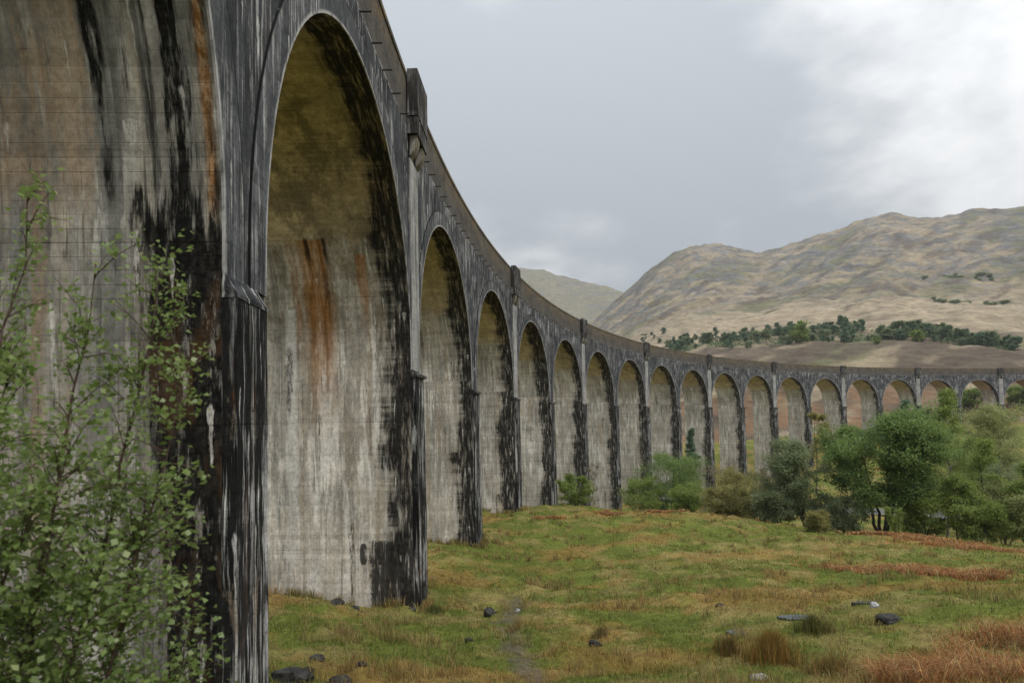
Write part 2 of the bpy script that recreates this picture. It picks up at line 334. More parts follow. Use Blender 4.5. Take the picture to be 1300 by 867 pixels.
def face_mat(name, dark=(.062, .066, .074), light=(.125, .13, .14), white=.5, dripv=None, ring=False, blackish=0.):
    """outer faces: slate-grey weathered concrete with white lime trails"""
    g = NG(name); u, v = g.uv(); sd = g.add(g.mul(g.index(), 2.11), 40.)
    n1 = g.noise(g.xyz(g.mul(u, .7), g.mul(v, .5)), 1., 6., .65, w=sd)
    n2 = g.noise(g.xyz(g.mul(u, 5.), g.mul(v, .5)), 1., 5., .65, w=sd)
    fine = g.noise(g.xyz(g.mul(u, 10.), g.mul(v, 10.)), 1., 5., .72, w=sd)
    tone, line, lift = boards(g, v, sd, .23)
    col = g.mix(g.ss(n1, .3, .72), dark, light)
    col = g.mix(g.ss(n2, .48, .68, 0., .65), col, tuple(c * .42 for c in dark))
    def lay(fu, fv, sw, a, b, k, cc):
        return g.mix(g.ss(g.noise(g.xyz(g.mul(u, fu), g.mul(v, fv)), 1., 7., .66, w=g.add(sd, sw), dist=.2), a, b, 0., k), col, cc)
    ml = tuple(min(.3, q * 1.6) for q in light)
    col = lay(1.1, .9, 51., .52, .66, .5, ml); col = lay(2.6, .16, 52., .54, .66, .8, tuple(q * .3 for q in dark)); col = lay(4.5, .2, 53., .57, .67, .5 + .3 * white, (.40, .39, .375)); col = lay(9., .35, 54., .60, .68, .5 + .3 * white, (.50, .48, .46))
    col = lay(1.9, .2, 55., .60, .70, .35, (.17, .12, .08))
    sg = g.ss(g.noise(g.xyz(g.mul(u, .5), g.mul(v, .5)), 1., 4., .6, w=g.add(sd, 58.)), .46, .58)
    sl = g.ss(g.noise(g.xyz(g.mul(u, 6.), g.mul(v, .35)), 1., 8., .72, w=g.add(sd, 59.), dist=.2), .50, .58)
    col = g.mix(g.mul(g.mul(sg, sl), .35 + .4 * white), col, (.42, .41, .395))
    if blackish: 
        col = lay(5., .1, 56., .575, .64, .9, (.50, .475, .44)); col = lay(7.5, .16, 57., .59, .65, .9, (.56, .54, .51))
        pt = g.noise(g.xyz(g.mul(u, 2.4), g.mul(v, .7)), 1., 7., .7, w=g.add(sd, 3.))
        col = g.mix(g.ss(pt, .60, .68, 0., .8), col, (.20, .155, .11))
        rs = g.noise(g.xyz(g.mul(u, 3.), g.mul(v, .25)), 1., 5., .65, w=g.add(sd, 6.))
        col = g.mix(g.ss(rs, .6, .72, 0., .6), col, (.17, .075, .025))
    w1 = drips(g, u, v, g.add(sd, 4.), .33, 2.3, .3 * white * 2, .05, .15, .7)
    w2 = drips(g, u, v, g.add(sd, 12.), .9, 3.4, .28 * white * 2, .12, .3, .9)
    wh = g.mx(w1, w2)
    if dripv is not None:
        w3 = drips(g, u, g.add(v, 0.), g.add(sd, 23.), .22, 1.7, .75, .05, .15, .8)
        patch = g.ss(g.noise(g.xyz(g.mul(u, .35), 0.), 1., 3., .6, w=g.add(sd, 2.)), .47, .56)
        wh = g.mx(wh, g.mul(g.mul(w3, patch), g.mul(g.ss(v, dripv - 1.7, dripv - .5), g.ss(v, dripv + .1, dripv))))
        bl = g.ss(g.m('ABSOLUTE', g.sub(v, g.mad(fine, .12, dripv - .07))), .05, .012)
        wh = g.mx(wh, g.mul(g.mul(bl, patch), g.ss(n2, .4, .55)))
    cr = g.noise(g.xyz(g.mul(u, 1.6), g.mul(v, 1.3)), 1., 4., .6, w=g.add(sd, 31.), dist=.6)
    crack = g.mul(g.ss(g.m('ABSOLUTE', g.sub(cr, .5)), .006, .002), .6)
    if ring:
        r = g.attr('rad').outputs['Fac']
        rr = g.mad(g.sub(fine, .5), .16, r)
        edge = g.ss(rr, .10, .02)
        wh = g.mx(wh, g.mul(edge, g.ss(n2, .36, .54, .08, .8)))
        crack = g.mx(crack, g.ss(r, .70, .735))
    mott = g.mul(g.ss(fine, .25, .75, .68, 1.32), g.mad(tone, .16, .92))
    mott = g.mul(mott, g.mad(line, -.25, 1.)); mott = g.mul(mott, g.mad(lift, -.3, 1.))
    col = g.mix(1., col, g.xyz(mott, mott, mott), 'MULTIPLY')
    col = g.mix(crack, col, (.012, .012, .012))
    col = g.mix(g.mul(wh, .85), col, (.52, .50, .48))
    bh = g.add(g.add(g.mul(fine, .6), g.mul(line, -.2)), g.mul(wh, .2))
    return g.bsdf(col, .85, .07, bh, .55, .035)

def parapet_mat():
    g = NG('parapet_concrete'); u, v = g.uv(); sd = 3.
    f = g.noise(g.xyz(g.mul(u, 7.), g.mul(v, 7.)), 1., 6., .75, w=sd)
    n1 = g.noise(g.xyz(g.mul(u, .5), g.mul(v, .9)), 1., 5., .65, w=sd)
    n2 = g.noise(g.xyz(g.mul(u, 4.), g.mul(v, .4)), 1., 5., .7, w=sd)
    col = g.mix(g.ss(n1, .3, .7), (.045, .042, .039), (.105, .094, .078))
    col = g.mix(g.ss(n2, .5, .68, 0., .6), col, (.03, .029, .028))
    lich = g.noise(g.xyz(g.mul(u, 2.3), g.mul(v, 2.3)), 1., 7., .75, w=9.)
    lm = g.mul(g.ss(lich, .46, .58), g.ss(v, ZT - 1.5, ZT - .1, .06, 1.))
    lm = g.mul(lm, g.ss(g.noise(g.xyz(g.mul(u, .16), 0.), 1., 2., .5, w=2.), .42, .6, .45, 1.))
    col = g.mix(g.mul(lm, .7), col, (.25, .15, .035))
    col = g.mix(g.mul(g.ss(lich, .44, .36), .3), col, (.22, .21, .195))
    vs_ = g.noise(g.xyz(g.mul(u, 5.), g.mul(v, .5)), 1., 6., .66, w=17.); col = g.mix(g.ss(vs_, .54, .66, 0., .7), col, (.13, .085, .045)); col = g.mix(g.ss(vs_, .46, .36, 0., .7), col, (.022, .021, .02))
    m = g.ss(f, .25, .75, .5, 1.5)
    vb = g.m('DIVIDE', v, .3); fb = g.sub(vb, g.m('FLOOR', vb)); ln = g.ss(g.m('ABSOLUTE', g.sub(fb, .5)), .44, .49)
    m = g.mul(m, g.mad(ln, -.25, 1.))
    col = g.mix(1., col, g.xyz(m, m, m), 'MULTIPLY')
    return g.bsdf(col, .9, .2, f, .8, .05)

def leaf_mat(name, a, b, c, trans=.3, rough=.55, spec=.3):
    g = NG(name); r = g.attr('rnd').outputs['Fac']
    col = g.mix(g.ss(r, 0., .6), a, b); col = g.mix(g.ss(r, .7, 1.), col, c)
    return g.bsdf(col, rough, spec, trans=trans)
def bark_mat(name, a, b, sx=14., sz=3.):
    g = NG(name); p = g.sep(g.geo())
    n = g.noise(g.xyz(g.mul(p[0], sx), g.mul(p[1], sx), g.mul(p[2], sz)), 1., 5., .65)
    return g.bsdf(g.mix(g.ss(n, .38, .62), a, b), .85, .2, n, .5, .01)
def attr_mat(name, rough=.8, spec=.15, trans=None, bump=True, scale=6.):
    g = NG(name); c = g.attr('Col').outputs['Color']
    if bump:
        p = g.geo(); n = g.noise(p, scale, 6., .7); n2 = g.noise(p, scale * .13, 5., .6)
        m = g.mul(g.ss(n, .25, .75, .6, 1.4), g.ss(n2, .3, .7, .8, 1.2)); c = g.mix(1., c, g.xyz(m, m, m), 'MULTIPLY')
        return g.bsdf(c, rough, spec, n, .9, .12)
    return g.bsdf(c, rough, spec, trans=trans)

M_INNER = inner_mat('arch_concrete')
M_RUST = inner_mat('arch_concrete_rust_streaked', 'rust')
M_NEAR = inner_mat('arch_concrete_blackened', 'near')
M_FACE = face_mat('spandrel_concrete', (.022, .0225, .024), (.070, .0715, .075), white=.9, dripv=ZPAR)
M_RING = face_mat('ring_concrete', (.034, .035, .037), (.092, .094, .098), white=.55, ring=True)
M_PALE = face_mat('pale_pilaster_concrete', (.16, .155, .15), (.34, .325, .30), white=.6)
M_BUTT = face_mat('blackened_buttress_concrete', (.006, .006, .006), (.020, .0195, .019), white=1.0, blackish=1.)
M_PAR = parapet_mat()
M_REF = face_mat('refuge_concrete', (.022, .021, .02), (.055, .05, .044), white=.12)
M_CORB = face_mat('corbel_concrete', (.11, .095, .07), (.22, .19, .14), white=.3)
g = NG('rusted_iron'); M_IRON = g.bsdf((.025, .02, .018), .7, .3)

# ------------------------------------------------------------------ terrain height
_cp = [(0, 0, -1.7), (0, -12, 1.5), (-12, -12, 2.), (14, -12, 1.), (-30, -30, 5), (30, -30, 3), (-4, 4, -2.9), (5, 4, -2.6), (10, 3, -2.), (20, 0, -1.5), (40, -5, -1.), (-14, 2, -2.0),
       (0, 6, -3.7), (-3.9, 8.5, -4.3), (-3.9, 12.5, -5.0), (-9, 10, -4.2), (0, 12, -5.2), (0, 14, -5.64), (5, 13, -5.33), (9.4, 12, -5.0), (14, 11, -4.6), (20, 10, -4.),
       (-9.5, 25.8, -6.55), (-3.5, 26, -7.25), (0, 27, -7.45), (5.4, 30, -7.6), (0, 20, -6.6), (10, 24, -6.75), (14.6, 22, -6.05), (20, 20, -5.6), (30, 22, -5.6), (30, 30, -7.3),
       (-2.1, 43, -8.25), (-6, 43, -7.9), (0, 42, -8.45), (16, 38, -8.0), (24.6, 34, -8.05), (8, 45, -8.4), (38, 38, -8.8), (50, 30, -7.5),
       (.7, 60, -8.55), (-3, 60, -8.4), (3.7, 62, -8.35), (11.2, 62, -8.85), (17.5, 58, -8.95), (20.8, 54, -8.86), (26, 50, -9.05), (30.5, 46, -9.2), (33.7, 43, -9.25), (45, 38, -9.4),
       (4, 72, -10.4), (12, 72, -11.), (20, 68, -10.9), (26, 63, -10.9), (33, 57, -10.9), (39, 52, -11.), (50, 46, -11.),
       (10, 92, -13.5), (22, 88, -13.6), (34, 76, -13.6), (46, 66, -13.4), (60, 56, -13.4), (17, 108, -16.), (25, 123, -16.5), (45, 110, -16.3), (60, 90, -16.), (80, 75, -15.6), (110, 60, -15),
       (35, 137, -16.8), (46, 150, -17), (57, 163, -17), (70, 174, -16.8), (84, 184, -15.5), (98, 193, -13.5), (113, 201, -11), (129, 207, -8), (145, 212, -4.), (162, 216, -3.), (180, 220, -2.), (200, 215, 0),
       (80, 130, -16.5), (110, 150, -14.5), (140, 170, -9.5), (170, 180, -7.5), (140, 110, -14), (200, 130, -10), (240, 180, -3),
       (30, 180, -15), (0, 130, -13), (-15, 90, -11), (-25, 60, -9), (-30, 30, -7), (-40, 10, -4), (-20, 130, -12), (0, 180, -12), (-60, 120, -9), (-60, 60, -7), (60, 220, -11), (85, 235, -9), (110, 240, -5)]
_cp = np.array(_cp, float)
def _ker(d2): return np.sqrt(d2 + 9.0)
_d2 = ((_cp[:, None, :2] - _cp[None, :, :2]) ** 2).sum(-1)
_n = len(_cp); _A = np.zeros((_n + 3, _n + 3)); _A[:_n, :_n] = _ker(_d2) - np.eye(_n) * .4
_A[:_n, _n] = 1; _A[:_n, _n + 1:] = _cp[:, :2]; _A[_n:, :_n] = _A[:_n, _n:].T
_wt = np.linalg.solve(_A, np.append(_cp[:, 2], [0, 0, 0]))
def near_z(x, y):
    x = np.asarray(x, float); y = np.asarray(y, float); out = np.zeros(x.shape)
    fx, fy = x.ravel(), y.ravel(); o = out.ravel()
    for i in range(0, len(fx), 20000):
        a, b = fx[i:i + 20000], fy[i:i + 20000]
        d2 = (a[:, None] - _cp[None, :, 0]) ** 2 + (b[:, None] - _cp[None, :, 1]) ** 2
        o[i:i + 20000] = _ker(d2) @ _wt[:_n] + _wt[_n] + _wt[_n + 1] * a + _wt[_n + 2] * b
    r = np.sqrt(fx ** 2 + fy ** 2)
    amp = sstep(2, 10, r)
    o += amp * (.16 * fbm(fx * .28, fy * .28, 3, 4) + .07 * fbm(fx * 1.3, fy * 1.3, 9, 3))
    o += sstep(12, 30, r) * .30 * fbm(fx * .09, fy * .09, 5, 2)
    hm = fbm(fx * .55, fy * .55, 14, 3); o += amp * .16 * sstep(.05, .5, hm) * sstep(-.3, .2, fbm(fx * .12, fy * .12, 15, 2))
    return o.reshape(x.shape)

PX_A = [300, 600, 700, 800, 900, 960, 1000, 1050, 1100, 1200, 1300, 1500, 1900]
PY_A = [545, 530, 500, 470, 450, 443, 439, 438, 438, 440, 446, 450, 470]
PX_C = [200, 500, 600, 650, 700, 730, 755, 775, 800, 830, 860, 880, 900, 920, 945, 965, 1000, 1040, 1075, 1092, 1110, 1140, 1160, 1180, 1210, 1250, 1300, 1400, 1550, 1900]
PY_C = [520, 515, 500, 475, 448, 428, 407, 388, 366, 341, 321, 311, 307.5, 309, 315, 321, 311, 297, 289, 280, 271, 267, 271, 274, 270, 264, 261, 252, 262, 300]
PX_D = [200, 400, 560, 620, 655, 690, 720, 750, 770, 785, 800, 850, 900, 1000, 1200, 1500, 1900]
PY_D = [360, 340, 330, 333, 337.5, 343, 348, 356, 361, 365, 371, 390, 410, 430, 440, 440, 440]
RK = [250, 285, 380, 420, 470, 600, 800, 1000, 1200, 1400]
GK = [None, None, 0, .03, .09, .22, .38, .58, .8, 1.0]
def hill_z(x, y):
    """height of the far ground for y-depth > 0"""
    x = np.asarray(x, float); y = np.asarray(y, float)
    r = np.sqrt(x * x + y * y); ys = np.maximum(y, .3 * r)
    px = 650 + F * x / ys; h0 = hor(px)
    ea = (h0 - np.interp(px, PX_A, PY_A)) / F; ec = (h0 - np.interp(px, PX_C, PY_C)) / F; ed = (h0 - np.interp(px, PX_D, PY_D)) / F
    cosf = ys / r
    zk = []
    z250 = np.interp(px, [300, 700, 900, 1000, 1100, 1200, 1300, 1400, 1600], [-11, -11, -11, -9, -6, -5, -4, -1, 4])
    for rk, gk in zip(RK, GK):
        if rk == 250: zk.append(z250)
        elif rk == 285: zk.append(z250 + np.interp(px, [900, 1050, 1150, 1300], [7, 9, 4, 2.5]))
        else: zk.append((ea + (ec - ea) * gk) * rk * cosf)
    zC = zk[-1]
    rks = RK + [1560, 1900, 2600, 3000, 3600]
    zk += [zC * .92, np.minimum(zC * .55, ed * 1900 * cosf * .8), ed * 2600 * cosf, ed * 2600 * cosf * .8, ed * 2600 * cosf * .4]
    zk = np.stack(zk, -1); rks = np.array(rks, float)
    i = np.clip(np.searchsorted(rks, r) - 1, 0, len(rks) - 2)
    t = np.clip((r - rks[i]) / (rks[i + 1] - rks[i]), 0, 1)
    a = np.take_along_axis(zk, i[..., None], -1)[..., 0]; b = np.take_along_axis(zk, (i + 1)[..., None], -1)[..., 0]
    z = a + (b - a) * t
    am = sstep(260, 420, r) * np.interp(r, [250, 400, 700, 1100, 1400, 2600], [0, 5, 14, 20, 9, 16])
    rx, ry = x * .8 + y * .6, -x * .6 + y * .8
    z = z + am * (.5 * ridged(rx / 300, ry / 150, 21, 4) + .3 * fbm(x / 90, y / 90, 31, 5) + .13 * ridged(x / 42, y / 30, 51, 4))
    z = z + sstep(255, 300, r) * 1.3 * fbm(x / 16, y / 16, 41, 4)
    return z
def ground_z(x, y):
    x = np.asarray(x, float); y = np.asarray(y, float)
    r = np.sqrt(x * x + y * y); zn = near_z(x, y); zh = hill_z(x, y)
    wv = sstep(190, 250, r) * sstep(-.1, .25, y / np.maximum(r, 1e-6))
    return zn * (1 - wv) + zh * wv
def gz(x, y): return float(ground_z(np.array([x]), np.array([y]))[0])

# colours of the moor -------------------------------------------------
def patch(x, y, cx, cy, rx, ry):
    return np.exp(-(((x - cx) / rx) ** 2 + ((y - cy) / ry) ** 2))
def w2(px, py, d): q = at(px, py, d); return q.x, q.y
RUST_PATCH = []
for (px, d, rx, ry) in [(1160, 46.8, 3.6, 2.2), (1250, 43.5, 6.0, 2.6), (1200, 29, 3., 1.6), (1110, 48.5, 3, 1.6), (1130, 31, 2.6, 1.8), (1060, 33, 2.2, 1.2), (770, 58, 1.8, 1.4), (840, 59, 2.4, 1.2), (1240, 13.2, 2.2, 1.8), (1140, 13., 1.7, 1.1), (1290, 15.8, 1.8, 1.2), (700, 55, 2.6, .8)]:
    RUST_PATCH.append(((px - 650) / F * d, d, rx, ry))
def rust_f(x, y):
    t = 0
    for p in RUST_PATCH: t = np.maximum(t, patch(x, y, *p))
    return sstep(.42, .95, t + .55 * fbm(x * .7, y * .7, 71, 5))
def moor_col(x, y, n=None):
    """pigment of turf: green, olive, straw, rust"""
    f1 = fbm(x * .16, y * .22, 61, 5); f2 = fbm(x * .5, y * .7, 62, 4); f3 = fbm(x * .07, y * .09, 63, 3)
    green = np.array([.140, .165, .030]); olive = np.array([.205, .185, .045]); straw = np.array([.36, .27, .11]); rst = np.array([.33, .145, .05]); tan = np.array([.29, .165, .055])
    left = sstep(6, -6, x) * sstep(32, 12, y)
    gmask = sstep(.42, -.25, f1 + .55 * f2 - .25 * left - .1)[..., None]
    smask = sstep(.12, .6, f2 + .6 * f3 + .08)[..., None]
    c = olive + (green - olive) * gmask
    c = c + (straw - c) * smask * .5
    tm = (sstep(.22, .5, f1 + .45 * fbm(x * .9, y * .9, 66, 3)))[..., None]
    c = c + (np.array([.32, .17, .05]) - c) * tm * .42
    c = c + (rst - c) * rust_f(x, y)[..., None] * .9
    return c

def polar(name, r0, r1, azs, growth, zf, colf, mat, **kw):
    n = max(2, int(math.log(r1 / r0) / math.log(1 + growth)) + 1)
    rs = r0 * (r1 / r0) ** (np.arange(n + 1) / n)
    A, RR = np.meshgrid(azs, rs)
    x = RR * np.sin(A); y = RR * np.cos(A); z = zf(x, y)
    na = len(azs)
    idx = np.arange(len(rs) * na).reshape(len(rs), na)
    q = np.stack([idx[:-1, :-1], idx[:-1, 1:], idx[1:, 1:], idx[1:, :-1]], -1).reshape(-1, 4)[:, ::-1]
    attrs = None
    if colf is not None:
        c = colf(x, y, z); attrs = {'Col': ('POINT', 'FLOAT_COLOR', np.concatenate([c.reshape(-1, 3), np.ones((x.size, 1))], 1))}
    return obj(name, np.stack([x, y, z], -1).reshape(-1, 3), np.ascontiguousarray(q), mat, attrs=attrs, smooth=True, **kw)

M_GROUND = attr_mat('turf_soil', .95, .1, scale=5.)
az_ground = np.unique(np.concatenate([np.radians(np.arange(-62, 62.01, .3)), np.radians(np.arange(62, 298.1, 4.))]))
PATH = [at(690, 867, 12.5), at(655, 830, 17), at(640, 790, 22), at(650, 760, 28)]
def gcol(x, y, z):
    c = moor_col(x, y) * .72
    dirt = np.zeros_like(x)
    for a, b in zip(PATH[:-1], PATH[1:]):
        ab = np.array([b.x - a.x, b.y - a.y]); t = np.clip(((x - a.x) * ab[0] + (y - a.y) * ab[1]) / (ab @ ab), 0, 1)
        dd = np.hypot(x - a.x - t * ab[0], y - a.y - t * ab[1]); dirt = np.maximum(dirt, sstep(.55, .15, dd + .4 * fbm(x * 1.5, y * 1.5, 91, 3)))
    c = c + (np.array([.10, .082, .06]) - c) * (dirt * .8)[..., None]
    return c
tag(polar('ground', .4, 255., az_ground, .022, ground_z, gcol, M_GROUND), kind='structure')

def hcol(x, y, z):
    r = np.sqrt(x * x + y * y)
    rx, ry = x * .8 + y * .6, -x * .6 + y * .8
    f1 = fbm(rx / 220, ry / 60, 81, 5); f2 = fbm(x / 40, y / 26, 82, 5); f3 = fbm(rx / 90, ry / 20, 83, 4); f4 = ridged(x / 70, y / 34, 84, 5)
    tan = np.array([.275, .22, .145]); olive = np.array([.145, .138, .075]); brown = np.array([.125, .095, .070]); rock = np.array([.15, .15, .15]); rustt = np.array([.24, .14, .075])
    c = tan + (olive - tan) * sstep(-.15, .45, f1 + .25 * f2)[..., None]
    c = c + (brown - c) * (sstep(.12, .6, f3 + .5 * f2) * .75)[..., None]
    lo = sstep(470, 390, r)
    c = c + (brown * .85 - c) * (lo * sstep(-.5, .1, f2 + f3 + .2))[..., None] * .85
    lo2 = sstep(345, 290, r)
    c = c + (rustt - c) * (lo2 * sstep(-.3, .3, f2 + .1))[..., None] * .75
    band = sstep(470, 540, r) * sstep(860, 700, r)
    c = c + (np.array([.36, .29, .20]) * (1 + .15 * f2[..., None]) - c) * (band * sstep(-.5, .1, -f2 + .3))[..., None] * .75
    hi = sstep(620, 1050, r)
    c = c + (rock - c) * (hi * sstep(.05, .5, f4 + .45 * f2) * .85)[..., None]
    c = c + (brown * .8 - c) * (hi * sstep(.2, .6, f2 * .8 + f3 * .6 - .1) * .6)[..., None]
    g2 = sstep(1700, 2000, r)[..., None]
    c = c + (np.array([.17, .15, .085]) * (1 + .25 * f2[..., None]) - c) * g2 * .8
    return np.clip(c, .01, 1)
g = NG('hill_grass_rock'); c = g.attr('Col').outputs['Color']; p = g.geo(); pz = g.sep(p)
n1 = g.noise(g.xyz(g.mul(pz[0], .11), g.mul(pz[1], .11), g.mul(pz[2], .3)), 1., 8., .68); n2 = g.noise(g.xyz(g.mul(pz[0], .03), g.mul(pz[1], .03), g.mul(pz[2], .12)), 1., 7., .66)
m_ = g.mul(g.ss(n1, .28, .72, .74, 1.26), g.ss(n2, .3, .7, .82, 1.18))
rx_ = g.add(g.mul(pz[0], .8), g.mul(pz[1], .6)); ry_ = g.add(g.mul(pz[0], -.6), g.mul(pz[1], .8))
cr1 = g.noise(g.xyz(g.mul(rx_, .011), g.mul(ry_, .02), g.mul(pz[2], .055)), 1., 9., .7, dist=.4)
cr2 = g.noise(g.xyz(g.mul(rx_, .03), g.mul(ry_, .03), g.mul(pz[2], .16)), 1., 7., .72)
hi_ = g.ss(pz[2], 75., 190.)
c = g.mix(g.mul(g.ss(cr1, .50, .58, 0., .85), g.mul(hi_, g.ss(cr2, .36, .55, .35, 1.))), c, g.mix(g.ss(cr2, .42, .58), (.055, .054, .052), (.17, .168, .16)))
c = g.mix(g.mul(g.ss(cr2, .55, .68, 0., .6), g.ss(pz[2], 20., 90.)), c, (.085, .072, .05))
M_HILL = g.bsdf(g.mix(1., c, g.xyz(m_, m_, m_), 'MULTIPLY'), .95, .1, g.add(g.add(n1, n2), g.mul(cr1, 1.2)), 1., 4.)
az_h = np.radians(np.arange(-48, 62.01, .13))
h1 = polar('hill', 255., 1640., az_h, .0085, ground_z, hcol, M_HILL); tag(h1, kind='structure')
h2 = polar('distant_ridge', 1640., 3600., np.radians(np.arange(-48, 62.01, .25)), .015, ground_z, hcol, M_HILL); tag(h2, kind='structure')

# ------------------------------------------------------------------ viaduct
VIA = tag(empty('viaduct', vw(0, 3, -5)), 'long curving concrete railway viaduct of tall stained arches crossing the valley', 'viaduct')
VIA.location = (0, 0, 0)
NA = 21
base_z = {}
def pier_base(k):
    zs = [gz(*vw(k * P + a, d, 0)[:2]) for a in (-1, 1) for d in (-.8, 3, 6.2)]
    return min(zs) - .8
for k in range(-1, NA + 1):
    s0 = k * P
    zb = pier_base(k)
    special = M_NEAR if k == 0 else M_RUST if k == 1 else M_INNER
    q = Quads()
    q.box(s0 - T2, s0 + T2, 0, W, zb, ZSP, 1, 'tu', 0., 0)
    pier = q.build('pier', [special, M_FACE], VIA, k + 2)
    q = Quads()
    hgt = ZCAP - .13 - zb; tp = hgt / 130. if k else .02; bd = -.2
    q.box(s0 - T2 + .004, s0 + T2 - (.004 if k else .5), bd, -.001, zb, ZCAP - .12, 0, 'btu', tp, 0)
    bt = q.build('buttress', [M_BUTT], pier, k + 3)
    # sloping weathered cap
    q = Quads(); a0, a1 = s0 - T2 - .05, s0 + T2 + .05; z0, z1, zf = ZCAP - .12, ZCAP + .14, ZCAP + .0
    if k == 0: z1, zf = ZCAP + .22, ZCAP - .10
    f0 = -.31 if k else -.212
    if k == 0: a0 += .04; a1 -= .54; z0 = 1.72
    q.quad([(a0, f0, z0), (a1, f0, z0), (a1, f0, zf), (a0, f0, zf)], [(a0, z0), (a1, z0), (a1, zf), (a0, zf)])
    q.quad([(a0, f0, zf), (a1, f0, zf), (a1, -.001, z1), (a0, -.001, z1)], [(a0, zf), (a1, zf), (a1, z1 + .3), (a0, z1 + .3)])
    q.quad([(a0, f0, z0), (a0, f0, zf), (a0, -.001, z1), (a0, -.001, z0)], [(0, z0), (0, zf), (.4, z1), (.4, z0)])
    q.quad([(a1, f0, zf), (a1, f0, z0), (a1, -.001, z0), (a1, -.001, z1)], [(0, zf), (0, z0), (.4, z0), (.4, z1)])
    q.quad([(a0, -.001, z0), (a1, -.001, z0), (a1, f0, z0), (a0, f0, z0)], [(a0, 0), (a1, 0), (a1, .4), (a0, .4)])
    q.build('buttress_cap', [M_REF if k else M_FACE], pier, k + 5)
    if k in (0, 1):
        import bmesh
        for o_ in pier.children:
            bm = bmesh.new(); bm.from_mesh(o_.data); bmesh.ops.remove_doubles(bm, verts=bm.verts, dist=.001)
            bmesh.ops.subdivide_edges(bm, edges=bm.edges, cuts=14 if 'cap' in o_.name else 30, use_grid_fill=True)
            for v_ in bm.verts:
                a_, b_, c_ = v_.co; amp_ = .011 if 'cap' in o_.name else .012
                v_.co.x += amp_ * float(fbm(b_ * 5 + c_ * 3, c_ * 6, 88, 3)); v_.co.z += amp_ * .8 * float(fbm(b_ * 6, a_ * 6 + c_, 89, 3)); v_.co.y += amp_ * float(fbm(a_ * 4 + c_ * 5, c_ * 4, 87, 3))
            bm.to_mesh(o_.data); bm.free()
    if k % 2 == 1:
        q = Quads(); q.box(s0 - .80, s0 + .80, -.06, -.001, ZCAP + .16, 10.58, 0, 'b')
        q.build('pilaster', [M_PALE], pier, k + 9)
NT = 44
for k in range(0, NA + 1):
    sc0 = (k - .5) * P
    cols = [(-P / 2, ZSP, None)]
    for i in range(NT + 1):
        a = PI - PI * i / NT
        th = min(PI - a, a)
        cols.append((HALF * math.cos(a), ZSP + HALF * math.sin(a), ZSP + HALF * th))
    cols.append((P / 2, ZSP, None))
    q = Quads()
    for (sa, za, va), (sb, zb_, vb) in zip(cols[:-1], cols[1:]):
        sa += sc0; sb += sc0
        q.quad([(sa, 0, za), (sb, 0, zb_), (sb, 0, ZPAR), (sa, 0, ZPAR)], [(sa, za), (sb, zb_), (sb, ZPAR), (sa, ZPAR)], 0)
        q.quad([(sb, W, zb_), (sa, W, za), (sa, W, ZPAR), (sb, W, ZPAR)], [(sb, zb_), (sa, za), (sa, ZPAR), (sb, ZPAR)], 0)
        q.quad([(sa, 0, ZPAR), (sb, 0, ZPAR), (sb, W, ZPAR), (sa, W, ZPAR)], [(sa, 0), (sb, 0), (sb, W), (sa, W)], 0)
        if va is not None and vb is not None:
            q.quad([(sa, 0, za), (sa, W, za), (sb, W, zb_), (sb, 0, zb_)], [(0, va), (W, va), (W, vb), (0, vb)], 1)
    o = q.build('arch_span', [M_FACE, M_NEAR if k == 0 else M_RUST if k == 1 else M_INNER], VIA, k + 1 if k > 0 else 2)
    if k == 1: o.pass_index = 3
    # proud voussoir ring
    v = []; f = []; uv = []; rad = []
    rw = .75; dd = -.035
    zl = ZCAP + .17
    for i in range(-1, NT + 2):
        a = PI - PI * min(max(i, 0), NT) / NT
        for (r_, d_) in ((HALF, 0.), (HALF, dd), (HALF + rw, dd), (HALF + rw, 0.)):
            v.append((sc0 + r_ * math.cos(a), d_, ZSP + r_ * math.sin(a) if 0 <= i <= NT else zl)); rad.append(r_ - HALF)
    for i in range(NT + 2):
        for j in range(3):
            f.append((i * 4 + j, i * 4 + j + 1, (i + 1) * 4 + j + 1, (i + 1) * 4 + j))
    uv = [(v[i][0], v[i][2] + v[i][1]) for ff in f for i in ff]
    ro = obj('arch_ring', [vw(*p_) for p_ in v], f, M_RING, VIA, uv=uv, attrs={'rad': ('POINT', 'FLOAT', rad)})
    ro.pass_index = k + 4
def strip(name, prof, s0, s1, step, mat, parent, idx=0):
    """sweep a closed (d,z) profile along the viaduct"""
    n = int((s1 - s0) / step); q = Quads()
    per = [0]
    for a, b in zip(prof, prof[1:] + prof[:1]): per.append(per[-1] + math.dist(a, b))
    for i in range(n):
        a = s0 + (s1 - s0) * i / n; b = s0 + (s1 - s0) * (i + 1) / n
        for j in range(len(prof)):
            (d0, z0), (d1, z1) = prof[j], prof[(j + 1) % len(prof)]
            vert = abs(z1 - z0) > abs(d1 - d0)
            e0, e1 = (z0, z1) if vert else (ZT + d0 * .3, ZT + d1 * .3)
            q.quad([(a, d0, z0), (b, d0, z0), (b, d1, z1), (a, d1, z1)], [(a, e0), (b, e0), (b, e1), (a, e1)])
    return q.build(name, [mat], parent, idx)
S0, S1 = -1.0 * P, NA * P
strip('parapet', [(.5, ZPAR), (.018, ZPAR), (.018, ZT - .2), (-.03, ZT - .19), (-.03, ZT), (.5, ZT)], S0, S1, 1.7, M_PAR, VIA)
strip('parapet', [(W, ZPAR), (W - .5, ZPAR), (W - .5, ZT), (W, ZT)], S0, S1, 1.7, M_PAR, VIA)
